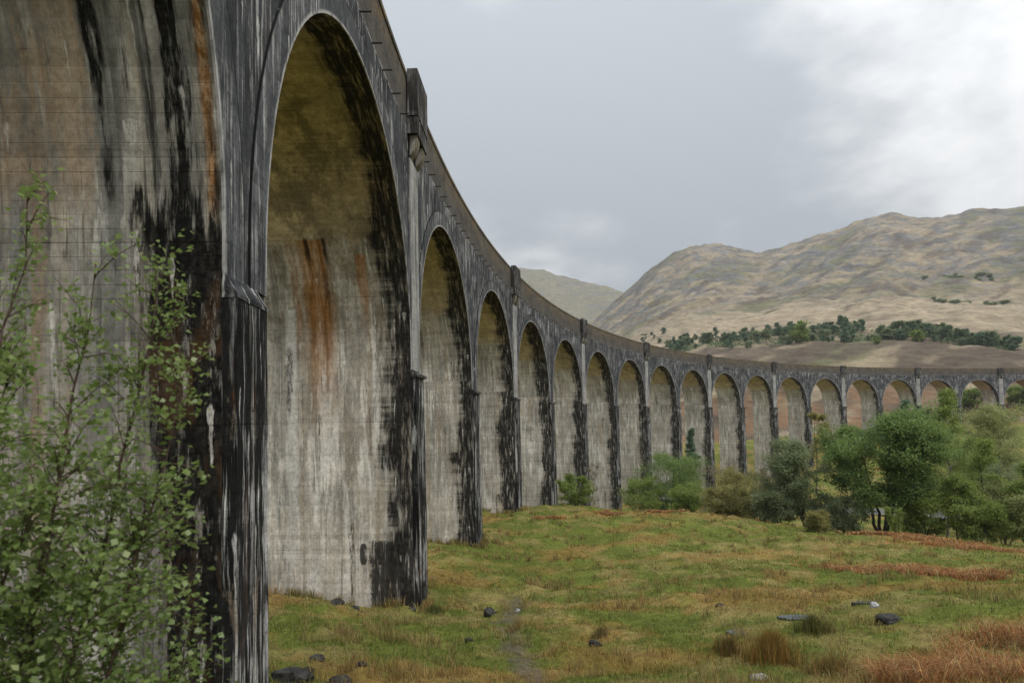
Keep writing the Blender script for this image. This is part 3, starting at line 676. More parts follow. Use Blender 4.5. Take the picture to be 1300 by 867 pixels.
for k in range(-1, NA + 1, 2):
    s0 = k * P
    q = Quads(); q.box(s0 - 1.15, s0 + 1.15, -.45, -.031, 12.16, ZT + .16, 0)
    rf = q.build('refuge', [M_REF], VIA, k + 6)
    q = Quads(); q.box(s0 - 1.12, s0 + 1.12, -.42, -.001, 11.45, 12.13, 0); q.build('refuge_base', [M_REF], rf, k + 7)
    for sx in (-.62, .62):
        q = Quads(); a, b = s0 + sx - .3, s0 + sx + .3
        pr = [(-.36, 11.44), (-.36, 11.25), (-.30, 11.0), (-.2, 10.8), (-.08, 10.66), (-.065, 10.64)]
        for (d0, z0), (d1, z1) in zip(pr[:-1], pr[1:]):
            q.quad([(a, d1, z1), (b, d1, z1), (b, d0, z0), (a, d0, z0)], [(a, z1), (b, z1), (b, z0), (a, z0)])
        for e in (a, b): q.quad([(e, d_, z_) for d_, z_ in pr] + [(e, -.065, 11.44)], [(d_, z_) for d_, z_ in pr] + [(0, 11.44)])
        q.build('corbel', [M_CORB], rf, k + 8)
def tube(pts, rad, n=6):
    """vertices and quads of a tapering tube"""
    pts = [Vector(p_) for p_ in pts]; V = []; Fc = []
    for i, p_ in enumerate(pts):
        t = (pts[min(i + 1, len(pts) - 1)] - pts[max(i - 1, 0)]).normalized()
        a = t.cross(Vector((0, 0, 1)) if abs(t.z) < .9 else Vector((1, 0, 0))).normalized(); b = t.cross(a)
        for j in range(n):
            an = 2 * PI * j / n; V.append(p_ + (a * math.cos(an) + b * math.sin(an)) * rad[i])
    for i in range(len(pts) - 1):
        for j in range(n): Fc.append((i * n + j, i * n + (j + 1) % n, (i + 1) * n + (j + 1) % n, (i + 1) * n + j))
    return V, Fc
s = -4.0; cnt = 0
while s < 92 and cnt < 62:
    if abs(((s / P + 1) % 2) - 0) > .09 and abs(((s / P + 1) % 2) - 2) > .09:
        V, Fc = tube([vw(s, .05, 11.62), vw(s, -.33, 11.62)], [.028, .028], 6)
        obj('drain_pipe', V, Fc, M_IRON, VIA); cnt += 1
    s += 1.55

# ------------------------------------------------------------------ plants
def leaf_quads(cent, size, up=.35, aspect=.62, rng=RNG, fold=False):
    """rhombic leaves: (verts, faces)"""
    n = len(cent); d = rng.normal(size=(n, 3)); d /= np.linalg.norm(d, axis=1)[:, None]
    nn = rng.normal(size=(n, 3)); nn[:, 2] = np.abs(nn[:, 2]) + up; nn /= np.linalg.norm(nn, axis=1)[:, None]
    a = np.cross(nn, d); a /= np.linalg.norm(a, axis=1)[:, None] + 1e-9; b = np.cross(nn, a)
    sz = size * rng.uniform(.6, 1.3, n)[:, None]
    v = np.stack([cent - a * sz * .5, cent + b * sz * .5 * aspect - a * sz * .05, cent + a * sz * .5, cent - b * sz * .5 * aspect - a * sz * .05], 1)
    if fold: v[:, 1] += nn * sz * .12; v[:, 3] += nn * sz * .12; v[:, 2] -= nn * sz * .1
    return v.reshape(-1, 3), np.arange(n * 4).reshape(n, 4)

class Plant:
    def __init__(s): s.V = []; s.F = []; s.n = 0; s.leaf = []
    def tube(s, pts, rad, n=5):
        V, Fc = tube(pts, rad, n); s.V += V; s.F += [tuple(i + s.n for i in f) for f in Fc]; s.n += len(V)

def grow(rng, height, radius, stems=1, spread=.3, crown0=.25, nb=16, droop=0., shape='round', clump=.55, per=60, trunk_r=.12, sub=5):
    """a branching skeleton in local coordinates; returns plant with leaf cluster centres"""
    pl = Plant()
    for si in range(stems):
        ang = rng.uniform(0, 2 * PI) + si * 2 * PI / stems; lean = spread * rng.uniform(.5, 1.1) if stems > 1 else spread * rng.uniform(-.3, .3)
        h = height * rng.uniform(.8, 1.) if stems > 1 else height
        tip = Vector((math.cos(ang) * lean * h * .75, math.sin(ang) * lean * h * .75, h * .96))
        pts = []; K = 9
        wob = [Vector((rng.normal(), rng.normal(), 0)) * .018 * h for _ in range(K)]
        for i in range(K):
            t = i / (K - 1); q = Vector((tip.x * t ** .8, tip.y * t ** .8, tip.z * t)) + wob[i] * min(1, t * 3) + Vector((math.cos(ang), math.sin(ang), 0)) * (.12 * (stems > 1)); pts.append(q)
        r0 = trunk_r * (1 if stems == 1 else .7)
        pl.tube(pts, [r0 * (1 - .9 * i / (K - 1)) + .008 for i in range(K)], 7)
        nbs = nb if stems == 1 else max(6, int(nb * 1.6 / stems))
        for bi in range(nbs):
            t = crown0 + (1 - crown0) * ((bi + rng.uniform(0, 1)) / nbs) ** .9
            f = t * (K - 1); i = min(int(f), K - 2); p0 = pts[i].lerp(pts[i + 1], f - i)
            u = (t - crown0) / (1 - crown0)
            if shape == 'round': env = math.sqrt(max(.05, 1 - (2 * u - .85) ** 2 / 1.45))
            elif shape == 'cone': env = (1 - u) ** .8 + .06
            elif shape == 'birch': env = .25 + .85 * (u * 2.2) ** .6 if u < .3 else (1.02 - .92 * ((u - .3) / .7) ** 1.2)
            else: env = .9
            L = radius * env * rng.uniform(.7, 1.12) * (1 if stems == 1 else .8)
            ba = ang + rng.normal() * 1.1 if stems > 1 and rng.uniform() < .65 else rng.uniform(0, 2 * PI)
            up = rng.uniform(.15, .75) if shape != 'cone' else rng.uniform(-.15, .2)
            dr = Vector((math.cos(ba), math.sin(ba), up)).normalized()
            bp = [p0]; J = 5
            for j in range(1, J + 1):
                tt = j / J
                bp.append(p0 + dr * L * tt + Vector((rng.normal() * .05, rng.normal() * .05, rng.normal() * .05 - droop * tt * tt)) * L)
            pl.tube(bp, [max(.008, r0 * .38 * (1 - u * .6) * (1 - .85 * j / J)) for j in range(J + 1)], 4)
            for c in range(sub):
                tt = rng.uniform(.3, 1.0); f2 = tt * J; i2 = min(int(f2), J - 1); q0 = bp[i2].lerp(bp[i2 + 1], f2 - i2)
                d2 = Vector((rng.normal(), rng.normal(), rng.normal() * .6 + .25 - droop)).normalized()
                q1 = q0 + d2 * L * rng.uniform(.16, .42)
                pl.tube([q0, q0.lerp(q1, .5) + Vector((0, 0, .03 * L)), q1], [.012, .009, .005], 3)
                pl.leaf.append((q1, clump * rng.uniform(.6, 1.3), per)); pl.leaf.append((q0.lerp(q1, .5), clump * rng.uniform(.4, .9), per // 2))
        pl.leaf.append((pts[-1], clump * .8, per))
    return pl
def leaves_of(pl, rng, size, flat=.75, dens=1.):
    cs = []; rn = []
    for c, r, n in pl.leaf:
        n = max(3, int(n * dens * rng.uniform(.5, 1.4)))
        q = rng.normal(size=(n, 3)) * np.array([.55, .55, .55 * flat]) * r; cs.append(q + np.array(c)); rn.append(np.clip(rng.normal(.42, .2) + rng.normal(0, .16, n), 0, 1))
    c = np.concatenate(cs); return c, np.concatenate(rn)
def tree(name, label, cat, loc, mat, bark, height, radius, leaf=.16, group=None, seed=0, rot=None, dens=None, **kw):
    dens = dens or (1.5 if mat in (L_BIRCH, L_PALE, L_TWIG) else 2.3)
    rng = np.random.default_rng(seed + 100)
    pl = grow(rng, height, radius, **kw)
    r = tag(empty(name, loc), label, cat, group)
    r.rotation_euler.z = rng.uniform(0, 6.28) if rot is None else rot
    obj('trunk', pl.V, pl.F, bark, r, smooth=True)
    c, rn = leaves_of(pl, rng, leaf, dens=dens); V, Fc = leaf_quads(c, leaf * 1.15, rng=rng)
    obj('crown', V, Fc, mat, r, attrs={'rnd': ('FACE', 'FLOAT', rn)})
    return r
def spot(px, d, sink=.1):
    x = (px - 650) / F * d; return (x, d, gz(x, d) - sink)

L_DARK = leaf_mat('leaf_dark_green', (.110, .172, .048), (.18, .255, .070), (.26, .33, .11), trans=.5)
L_WOOD = leaf_mat('leaf_hill_wood', (0.072, 0.111, 0.046), (0.117, 0.163, 0.065), (0.182, 0.221, 0.098), trans=.3)
L_GREY = leaf_mat('leaf_willow_grey', (0.144, 0.178, 0.086), (0.230, 0.270, 0.132), (0.322, 0.345, 0.190), trans=.5)
L_BIRCH = leaf_mat('leaf_fresh_birch', (0.140, 0.196, 0.039), (0.235, 0.297, 0.067), (0.325, 0.370, 0.112), trans=.5)
L_PALE = leaf_mat('leaf_pale_willow', (0.196, 0.218, 0.075), (0.293, 0.310, 0.115), (0.368, 0.380, 0.172), trans=.5)
L_OLIVE = leaf_mat('leaf_olive', (0.182, 0.177, 0.058), (0.283, 0.262, 0.087), (0.363, 0.319, 0.117), trans=.5)
L_PINE = leaf_mat('needle_dark', (0.070, 0.121, 0.066), (0.121, 0.187, 0.094), (0.199, 0.257, 0.117), trans=.2)
L_TWIG = leaf_mat('leaf_sparse_brownish', (0.138, 0.108, 0.069), (0.186, 0.159, 0.083), (0.248, 0.221, 0.124))
B_DARK = bark_mat('bark_dark', (.035, .028, .022), (.075, .064, .052))
B_BIRCH = bark_mat('bark_birch', (.22, .20, .18), (.07, .05, .04), 6., 9.)
B_TWIG = bark_mat('bark_twig', (.10, .075, .06), (.17, .145, .125))

def top_h(px, py, d):   # height needed for a crown top at py
    return (hor(px) - py) / F * d - spot(px, d)[2]
tree('broadleaf_tree', 'rounded dark green many-stemmed tree on the edge of the grassy rise', 'tree', spot(1112, 56), L_DARK, B_DARK, top_h(1112, 526, 56), 4.6, .17, seed=31, rot=1.0, stems=8, spread=.46, crown0=.28, nb=40, clump=.75, per=64, trunk_r=.2, sub=6)
tree('willow_tree', 'grey-green fine-leaved willow left of the rounded dark green tree', 'tree', spot(1018, 58), L_GREY, B_DARK, top_h(1018, 556, 58), 3.5, .13, seed=2, stems=5, spread=.4, crown0=.12, nb=24, clump=.6, per=60, trunk_r=.13, sub=6)
tree('birch_tree', 'tall fresh green birch with a pale slim trunk, topping every tree before the arches', 'tree', spot(1192, 64), L_BIRCH, B_BIRCH, top_h(1192, 490, 64), 3.3, .15, seed=3, shape='birch', crown0=.2, nb=34, clump=.6, per=52, trunk_r=.13, droop=.18, sub=5)
tree('willow_tree', 'broad pale yellow-green willow behind the birch at the right edge', 'tree', spot(1268, 78), L_PALE, B_TWIG, top_h(1268, 506, 78), 6.2, .17, seed=4, stems=6, spread=.38, crown0=.15, nb=36, clump=.8, per=60, trunk_r=.16, sub=6)
tree('birch_tree', 'green young birch at the right edge with drooping lower branches', 'tree', spot(1296, 51), L_BIRCH, B_BIRCH, top_h(1296, 586, 51), 2.4, .13, seed=5, shape='birch', crown0=.1, nb=26, clump=.5, per=50, trunk_r=.08, droop=.2)
tree('birch_tree', 'slender birch with dark bare lower stem right of the tall birch', 'tree', spot(1236, 57), L_BIRCH, B_DARK, top_h(1236, 556, 57), 2.3, .13, seed=6, shape='birch', crown0=.18, nb=24, clump=.52, per=50, trunk_r=.08, droop=.15)
tree('birch_tree', 'low bushy birch under the tall birch on the slope', 'tree', spot(1206, 52), L_BIRCH, B_DARK, top_h(1206, 606, 52), 1.9, .13, seed=7, shape='round', crown0=.1, nb=18, clump=.5, per=46, trunk_r=.06)
tree('willow_tree', 'pale bushy willow low beside the slender birch at right', 'tree', spot(1268, 54), L_PALE, B_TWIG, top_h(1268, 612, 54), 2.3, .13, seed=8, stems=4, spread=.4, crown0=.1, nb=20, clump=.5, per=46, trunk_r=.06)
tree('pine_tree', 'small dark conifer standing between the round tree and the tall birch', 'tree', spot(1153, 82), L_PINE, B_DARK, top_h(1153, 503, 82), 2.0, .15, seed=9, shape='cone', crown0=.1, nb=40, clump=.42, per=40, trunk_r=.1, sub=4)
tree('pine_tree', 'olive pine with level branches showing above the grey-green willow', 'tree', spot(1034, 68), L_OLIVE, B_DARK, top_h(1034, 524, 68), 2.6, .14, seed=10, shape='round', crown0=.55, nb=9, clump=.42, per=60, trunk_r=.09, sub=4)
tree('pine_tree', 'dark conifer in the shade of the ninth arch', 'tree', (*vw(8.62 * P, 2.2, 0)[:2], gz(*vw(8.62 * P, 2.2, 0)[:2]) - .1), L_PINE, B_DARK, 14.2, 2.0, .2, seed=11, shape='cone', crown0=.1, nb=44, clump=.5, per=40, trunk_r=.12, sub=4)
SH = [('leafy_shrub', 'wide green shrub at the foot of the middle piers', 845, 84, 578, 4.6, L_DARK, 6),
      ('leafy_shrub', 'small bright green shrub in front of the pier left of the wide shrub', 727, 69, 600, 1.7, L_BIRCH, 3),
      ('leafy_shrub', 'light green low shrub right of the wide green shrub', 818, 80, 608, 3.0, L_BIRCH, 4),
      ('leafy_shrub', 'yellow-olive shrub left of the grey-green willow', 945, 72, 596, 3.3, L_OLIVE, 5),
      ('bare_shrub', 'brownish thin-leaved shrub between the green and the olive shrubs', 896, 92, 584, 4.2, L_TWIG, 5),
      ('bare_shrub', 'brown twiggy bush beside the bright green shrub by the pier', 742, 72, 585, 1.1, L_TWIG, 3),
      ('leafy_shrub', 'round olive shrub right behind the grass crest, below the brownish shrub', 915, 66, 614, 2.8, L_OLIVE, 4),
      ('leafy_shrub', 'tiny yellowish bush at the crest below the grey-green willow', 1031, 50.5, 650, .85, L_OLIVE, 3),
      ('leafy_shrub', 'thin light green sapling in front of the rounded dark tree', 1133, 49, 640, .32, L_BIRCH, 2),
      ('leafy_shrub', 'dark low shrub filling the gap beneath the rounded dark tree', 1066, 55, 632, 2.1, L_GREY, 3),
      ('leafy_shrub', 'light green shrub right of the rounded tree trunk', 1165, 54, 622, 2.2, L_BIRCH, 3),
      ('leafy_shrub', 'pale shrub at the far right edge behind the rusty bracken', 1322, 49, 622, 2., L_PALE, 3),
      ('leafy_shrub', 'dark grey-green shrub below the grey-green willow', 985, 57, 620, 2.4, L_GREY, 4),
      ('leafy_shrub', 'olive green shrub behind the crest between the wide green and the brownish shrub', 868, 74, 616, 2.6, L_BIRCH, 4),
      ('leafy_shrub', 'dull green shrub between the olive shrub and the grey-green willow', 968, 62, 612, 2.4, L_OLIVE, 4),
      ('leafy_shrub', 'green shrub under the slender birch at right', 1232, 51, 630, 2., L_BIRCH, 4),
      ('leafy_shrub', 'tall pale green shrub left of the tall birch trunk', 1162, 66, 580, 2.6, L_BIRCH, 4),
      ('leafy_shrub', 'broad grey-green shrub at the right edge in front of the pale willow', 1300, 62, 575, 3.4, L_GREY, 5),
      ('leafy_shrub', 'light green shrub right of the tall birch half hiding the far pier', 1240, 92, 552, 3.6, L_PALE, 5),
      ('leafy_shrub', 'round light green bush near the far arches at right', 1281, 150, 517, 4.2, L_BIRCH, 4),
      ('leafy_shrub', 'pale round bush below the arch right of the tall birch', 1236, 130, 522, 3.6, L_PALE, 4),
      ('leafy_shrub', 'yellowish leafless shrub before the piers behind the olive shrub', 975, 105, 592, 3.0, L_TWIG, 4)]
for i, (nm, lb, px, d, top, rad, mt, st) in enumerate(SH):
    sc_ = max(1., d / 70)
    tree(nm, lb, 'shrub', spot(px, d), mt, B_TWIG if mt in (L_TWIG, L_OLIVE) else B_DARK, max(.8, top_h(px, top, d)), rad, .12 * sc_ if rad > 1.5 else .08, seed=40 + i, dens=.3 if rad < .5 else None, stems=st, spread=.5, crown0=.05, nb=22, clump=max(.28, .2 * rad), per=50 if mt is not L_TWIG else 16, trunk_r=.05 + .01 * rad, sub=4)
for i, (px, d, top, rad, lb) in enumerate([(1232, 238, 490, 4., 'green tree seen through the arch just right of the tall birch'), (1258, 238, 494, 3.5, 'smaller dark tree seen through the arch right of the tall birch, beside a greener one'), (1292, 236, 490, 4.5, 'green tree seen through the last arch at the right edge'), (1318, 234, 492, 4., 'dark tree behind the last arch beyond the right edge'), (1206, 238, 500, 3.5, 'tree behind the pier right of the tall birch')]):
    tree('broadleaf_tree', lb, 'tree', spot(px, d), [L_BIRCH, L_DARK][i % 2], B_DARK, max(5, top_h(px, top, d)), rad, .5, seed=70 + i, stems=3, spread=.3, crown0=.15, nb=18, clump=1.1, per=26, trunk_r=.2, sub=4)

# far trees on the hillside (shared meshes, one object each)
protos = []
for i, (mt, shp, h, r_) in enumerate([(L_PINE, 'round', 10, 3.2), (L_PINE, 'cone', 11, 2.4), (L_WOOD, 'round', 9, 3.6), (L_GREY, 'round', 8, 3.2), (L_BIRCH, 'round', 9, 3.6), (L_WOOD, 'birch', 11, 3.)]):
    rng = np.random.default_rng(300 + i)
    pl = grow(rng, h, r_, stems=1 if shp != 'round' else 2, spread=.15, crown0=.12, nb=18, shape=shp, clump=.9, per=14, trunk_r=.16, sub=3)
    c, rn = leaves_of(pl, rng, .6, dens=1.8); V, Fc = leaf_quads(c, .62, rng=rng)
    off = len(pl.V)
    fc = pl.F + [tuple(int(k_) + off for k_ in f_) for f_ in Fc]
    me_o = obj('hillside_tree', list(pl.V) + [Vector(q) for q in V], fc, [B_DARK, mt], fmat=[0] * len(pl.F) + [1] * len(Fc), attrs={'rnd': ('FACE', 'FLOAT', [0.] * len(pl.F) + list(rn))})
    protos.append(me_o.data); bpy.data.objects.remove(me_o)
rng = np.random.default_rng(5)
far = []
def far_at(px, d, kind, scl, label, group, wide=1.):
    tn = (px - 650) / F; y = d / math.sqrt(1 + tn * tn); x = tn * y
    o = bpy.data.objects.new('hillside_tree', protos[kind]); COL.objects.link(o)
    o.location = (x, y, gz(x, y) - .3); o.rotation_euler.z = rng.uniform(0, 6.28); o.scale = (scl * rng.uniform(1.1, 1.6) * wide, scl * rng.uniform(1.1, 1.6) * wide, scl)
    tag(o, label, 'tree', group)
LBF = ['dark pine in the tree belt on the hillside above the viaduct', 'dark pointed conifer in the tree belt on the hillside', 'green broadleaf tree in the tree belt on the hillside', 'grey-green tree in the tree belt on the hillside', 'light green tree in the tree belt on the hillside', 'slim green tree in the tree belt on the hillside']
belt = [(812, 470, 870, 540, 14), (850, 420, 940, 560, 34), (930, 405, 1000, 560, 40), (990, 402, 1100, 480, 66), (1100, 402, 1200, 452, 42), (1190, 400, 1292, 436, 40), (900, 480, 960, 640, 8), (790, 560, 850, 680, 6)]
for (p0, d0, p1, d1, n) in belt:
    for _ in range(n):
        kd = int(rng.choice([0, 1, 2, 3, 5], p=[.34, .14, .24, .18, .10]))
        far_at(rng.uniform(p0, p1), rng.uniform(d0, d1), kd, rng.uniform(.35, .95), LBF[kd], 'trees in the belt on the hillside: ' + ['pines', 'conifers', 'broadleaf trees', 'grey-green trees', 'light trees', 'slim trees'][kd])
far_at(1018, 392, 4, 1.35, 'largest bright green round tree in the belt on the hillside', None)
far_at(1168, 398, 4, .8, 'light green round tree on the hillside right of the largest bright one', None)
far_at(1116, 388, 4, .5, 'small light green bush below the tree belt on the hillside', None)
for n_, (p0, p1, d0, d1) in ((24, (1180, 1268, 905, 935)), (20, (1190, 1300, 690, 702)), (6, (800, 830, 640, 800))):
    for _ in range(n_): far_at(rng.uniform(p0, p1), rng.uniform(d0, d1), 3 if p0 > 1000 else 0, rng.uniform(.35, .6), 'bare grey tree in a line high on the hillside' if p0 > 1000 else 'dark tree scattered on the left slope of the hill', 'bare trees high on the hillside' if p0 > 1000 else 'scattered trees on the left slope', 1.7)

# low scrub between the trees of the belt
sx = rng.uniform(855, 1292, 9000); srr = 396 + 70 * rng.uniform(0, 1, 9000) ** 1.6 + np.interp(sx, [855, 950, 1100, 1292], [30, 20, 6, 4]); stn = (sx - 650) / F
sy = srr / np.sqrt(1 + stn ** 2); sxx = stn * sy
kp = fbm(sxx / 14, sy / 14, 95, 4) > -.12; sxx, sy = sxx[kp], sy[kp]
cz = ground_z(sxx, sy) + rng.uniform(.1, 2.6, len(sxx)) * sstep(-.12, .4, fbm(sxx / 14, sy / 14, 95, 4))
V, Fc = leaf_quads(np.stack([sxx, sy, cz], -1), 1.15, rng=rng)
tag(obj('hillside_scrub', V, Fc, L_WOOD, attrs={'rnd': ('FACE', 'FLOAT', rng.uniform(0, 1, len(Fc)))}), 'low green scrub under the tree belt on the hillside', 'scrub', kind='stuff')

# ------------------------------------------------------------------ turf
def blades(name, x, y, h, w, lean, col, mat, rng, dirx=None):
    n = len(x); z = ground_z(x, y)
    a = rng.uniform(0, 2 * PI, n) if dirx is None else dirx
    la = rng.uniform(0, 2 * PI, n)
    b = np.stack([x, y, z - .02], -1); wv = np.stack([np.cos(a), np.sin(a), 0 * a], -1) * (w * .5)[:, None]
    ld = np.stack([np.cos(la), np.sin(la), 0 * la], -1) * (lean * h)[:, None]
    mid = b + ld * .3 + np.array([0, 0, 1]) * (h * .6)[:, None]
    tip = b + ld + np.array([0, 0, 1]) * (h * np.sqrt(np.clip(1 - .6 * np.minimum(lean, 1.2) ** 2, .05, 1)))[:, None]
    V = np.stack([b - wv, b + wv, mid + wv * .7, mid - wv * .7, tip], 1).reshape(-1, 3)
    i = np.arange(n)[:, None] * 5
    Q = np.concatenate([i + 0, i + 1, i + 2, i + 3], 1); T = np.concatenate([i + 3, i + 2, i + 4], 1)
    me = bpy.data.meshes.new(name); m = n
    me.vertices.add(n * 5); me.vertices.foreach_set('co', V.astype(np.float32).ravel())
    me.loops.add(n * 7); me.loops.foreach_set('vertex_index', np.concatenate([Q, T], 1).astype(np.int32).ravel())
    me.polygons.add(n * 2)
    ls = np.stack([np.arange(n) * 7, np.arange(n) * 7 + 4], 1); lt = np.tile([4, 3], (n, 1))
    me.polygons.foreach_set('loop_start', ls.astype(np.int32).ravel()); me.polygons.foreach_set('loop_total', lt.astype(np.int32).ravel())
    me.update(calc_edges=True)
    at_ = me.attributes.new('Col', 'FLOAT_COLOR', 'FACE')
    cc = np.concatenate([np.repeat(col, 2, 0), np.ones((n * 2, 1))], 1); at_.data.foreach_set('color', cc.astype(np.float32).ravel())
    me.materials.append(mat); me.validate(); me.update()
    o = bpy.data.objects.new(name, me); COL.objects.link(o); return o
M_BLADE = attr_mat('grass_blade', .7, .2, trans=.3, bump=False)
rng = np.random.default_rng(11)
def scatter(nt, r0, r1, a0, a1):
    r = r0 * (r1 / r0) ** rng.uniform(0, 1, nt); a = np.radians(rng.uniform(a0, a1, nt)); return r * np.sin(a), r * np.cos(a), r
def jitter_col(c, n, s1=.16, s2=.3):
    return np.clip(c * (1 + rng.normal(0, s2, (n, 1))) * (1 + rng.normal(0, s1 * .5, (n, 3))), .008, .6)
# short turf in tufts
x, y, r = scatter(52000, 7.5, 78, -50, 46)
tf = fbm(x * .5, y * .6, 77, 4); k = 8
hx = np.clip(.07 + .10 * sstep(-.1, .6, tf) + .05 * rng.normal(size=len(x)), .05, .4)
X = np.repeat(x, k) + rng.normal(0, 1, len(x) * k) * np.repeat(.05 + .0022 * r, k); Y = np.repeat(y, k) + rng.normal(0, 1, len(x) * k) * np.repeat(.05 + .005 * r, k); RR = np.repeat(r, k)
n = len(X); c = moor_col(X, Y); H = np.repeat(hx, k) * rng.uniform(.5, 1.2, n)
st = rng.uniform(0, 1, n) < .11
c = np.where(st[:, None], c * .4 + np.array([.33, .26, .13]) * .6, c)
keep = np.ones(n, bool)
for a, b in zip(PATH[:-1], PATH[1:]):
    ab = np.array([b.x - a.x, b.y - a.y]); t = np.clip(((X - a.x) * ab[0] + (Y - a.y) * ab[1]) / (ab @ ab), 0, 1)
    keep &= ~((np.hypot(X - a.x - t * ab[0], Y - a.y - t * ab[1]) + .4 * fbm(X * 1.5, Y * 1.5, 91, 3) < .28) & (rng.uniform(0, 1, n) < .8))
X, Y, RR, c, H = X[keep], Y[keep], RR[keep], c[keep], H[keep]; n = len(X)
tag(blades('grass', X, Y, H, np.maximum(.009, RR * .00085) * rng.uniform(.7, 1.4, n), rng.uniform(.15, 1.0, n), jitter_col(c, n), M_BLADE, rng),
    'short green and straw coloured moor grass covering the slope', 'grass', kind='stuff')
# taller straw tussocks
x, y, r = scatter(5200, 10, 66, -40, 45)
tf = fbm(x * .35, y * .45, 78, 4) + rng.normal(0, .15, len(x)); kk = tf > .36; x, y, r = x[kk], y[kk], r[kk]; k = 26
wx = []; wy = []
for kk_ in range(0, 5):
    for _ in range(60):
        q_ = vw(kk_ * P + rng.choice([-1, 1]) * (T2 + abs(rng.normal(0, .12)) + .03), rng.uniform(-.4, W), 0) if rng.uniform() < .75 else vw(kk_ * P + rng.uniform(-T2, T2), -.3 - abs(rng.normal(0, .12)), 0)
        wx.append(q_[0]); wy.append(q_[1])
x = np.append(x, wx); y = np.append(y, wy); r = np.append(r, np.hypot(wx, wy))
X = np.repeat(x, k) + rng.normal(0, .10, len(x) * k); Y = np.repeat(y, k) + rng.normal(0, .10, len(x) * k); RR = np.repeat(r, k); n = len(X)
c = moor_col(X, Y) * .35 + np.array([.29, .205, .085]) * .65
tag(blades('tussock_grass', X, Y, rng.uniform(.2, .48, n), np.maximum(.008, RR * .0008), rng.uniform(.15, .8, n), jitter_col(c, n), M_BLADE, rng),
    'taller tawny tussock grass standing in the short turf', 'grass', kind='stuff')
# collapsed dead bracken
X = []; Y = []
for (cx, cy, rx, ry) in RUST_PATCH:
    m_ = int(2600 * min(3, rx * ry / 3)) if cy > 20 else 5200
    X.append(cx + rng.normal(0, .62, m_) * rx); Y.append(cy + rng.normal(0, .62, m_) * ry)
X = np.concatenate(X); Y = np.concatenate(Y); kk = rust_f(X, Y) > rng.uniform(.15, .9, len(X)); X, Y = X[kk], Y[kk]; n = len(X); RR = np.hypot(X, Y)
c = np.where(rng.uniform(0, 1, (n, 1)) < .35, np.array([[.38, .25, .11]]), np.array([[.28, .125, .042]]))
tag(blades('dead_bracken', X, Y, rng.uniform(.25, .75, n) * np.interp(RR, [14, 30, 60], [1., .7, .55]), np.maximum(.011, RR * .0009), rng.uniform(.75, 1.25, n), jitter_col(c, n, .16, .3), M_BLADE, rng),
    'rusty collapsed dead bracken lying over the grass', 'bracken', kind='stuff')
# rush tufts
def rush(px, d, rad, hgt, n, label, c1=(.23, .125, .045), c2=(.085, .088, .024)):
    x0, y0, z0 = spot(px, d, 0)
    rr = np.minimum(np.abs(rng.normal(0, .45, n)), rng.uniform(.7, 1., n)) * rad; an = rng.uniform(0, 2 * PI, n)
    X, Y = x0 + rr * np.cos(an), y0 + rr * np.sin(an)
    f = rng.uniform(0, 1, (n, 1)); c = np.array(c1) * f + np.array(c2) * (1 - f)
    o = blades('rush_tuft', X, Y, hgt * rng.uniform(.5, 1.1, n) * np.clip(1.15 - .35 * rr / rad, .4, 1.2), np.full(n, .012) * max(1, d / 16), rng.uniform(.05, .5, n), jitter_col(c, n), M_BLADE, rng)
    tag(o, label, 'rush tuft')
rush(968, 15.2, .72, .72, 2000, 'big orange-brown rush tuft beside the small bright stone at the bottom', (.36, .185, .05), (.12, .12, .03))
rush(1042, 13.8, .65, .5, 1200, 'lower tawny rush tuft right of the big one at the bottom', (.36, .22, .08))
rush(915, 16.5, .5, .5, 500, 'small tawny rush tuft just left of the big brown one')
rush(1020, 18.5, .6, .5, 700, 'green-tipped rush tuft behind the big brown one', (.13, .12, .035))
rush(548, 24.6, .5, .3, 500, 'short tuft of grass against the second pier', (.13, .14, .04))
rush(755, 19.5, .35, .35, 350, 'small tawny tuft in the middle of the near turf', (.30, .21, .09))

# ------------------------------------------------------------------ rocks, puddles, river
g = NG('wet_dark_rock'); n_ = g.noise(g.geo(), 5., 7., .7); M_ROCK = g.bsdf(g.mix(g.ss(n_, .35, .68), (.012, .0115, .011), (.055, .052, .046)), .65, .25, n_, .8, .05)
g = NG('pale_stone'); n_ = g.noise(g.geo(), 8., 6., .65); M_STONE = g.bsdf(g.mix(g.ss(n_, .35, .65), (.24, .235, .225), (.42, .41, .40)), .7, .3, n_, .6, .03)
def rock(px, d, w, h, label, mat=M_ROCK, seed=0, long=1.4):
    import bmesh
    bm = bmesh.new(); bmesh.ops.create_icosphere(bm, subdivisions=4, radius=1)
    rg = np.random.default_rng(seed + 500); pl = rg.normal(size=(11, 3)); pl /= np.linalg.norm(pl, axis=1)[:, None]; of = rg.uniform(.62, .95, 11)
    co = np.array([v_.co for v_ in bm.verts])
    for _ in range(2):
        for p_, o_ in zip(pl, of):
            dd = co @ p_ - o_; co = np.where((dd > 0)[:, None], co - dd[:, None] * p_ * .92, co)
    co *= (1 + .10 * fbm(co[:, 0] * 2.1 + seed, co[:, 1] * 2.1 + co[:, 2] * 1.3, 15 + seed, 4))[:, None]
    co = co * np.array([w * .5, w * .5 / long, h * .62])
    fc = [tuple(v_.index for v_ in f_.verts) for f_ in bm.faces]; bm.free()
    o = obj('rock', co, fc, mat); x0, y0, z0 = spot(px, d, 0)
    o.location = (x0, y0, z0 + h * .12); o.rotation_euler.z = rg.uniform(-.5, .5)
    tag(o, label, 'rock')
rock(368, 13.2, .95, .42, 'largest dark wet rock by the foot of the nearest pier', seed=1, long=1.7)
rock(428, 13.6, .55, .25, 'dark wet rock right of the largest one by the nearest pier', seed=2)
rock(400, 15.2, .38, .2, 'small dark rock behind the two by the nearest pier', seed=3)
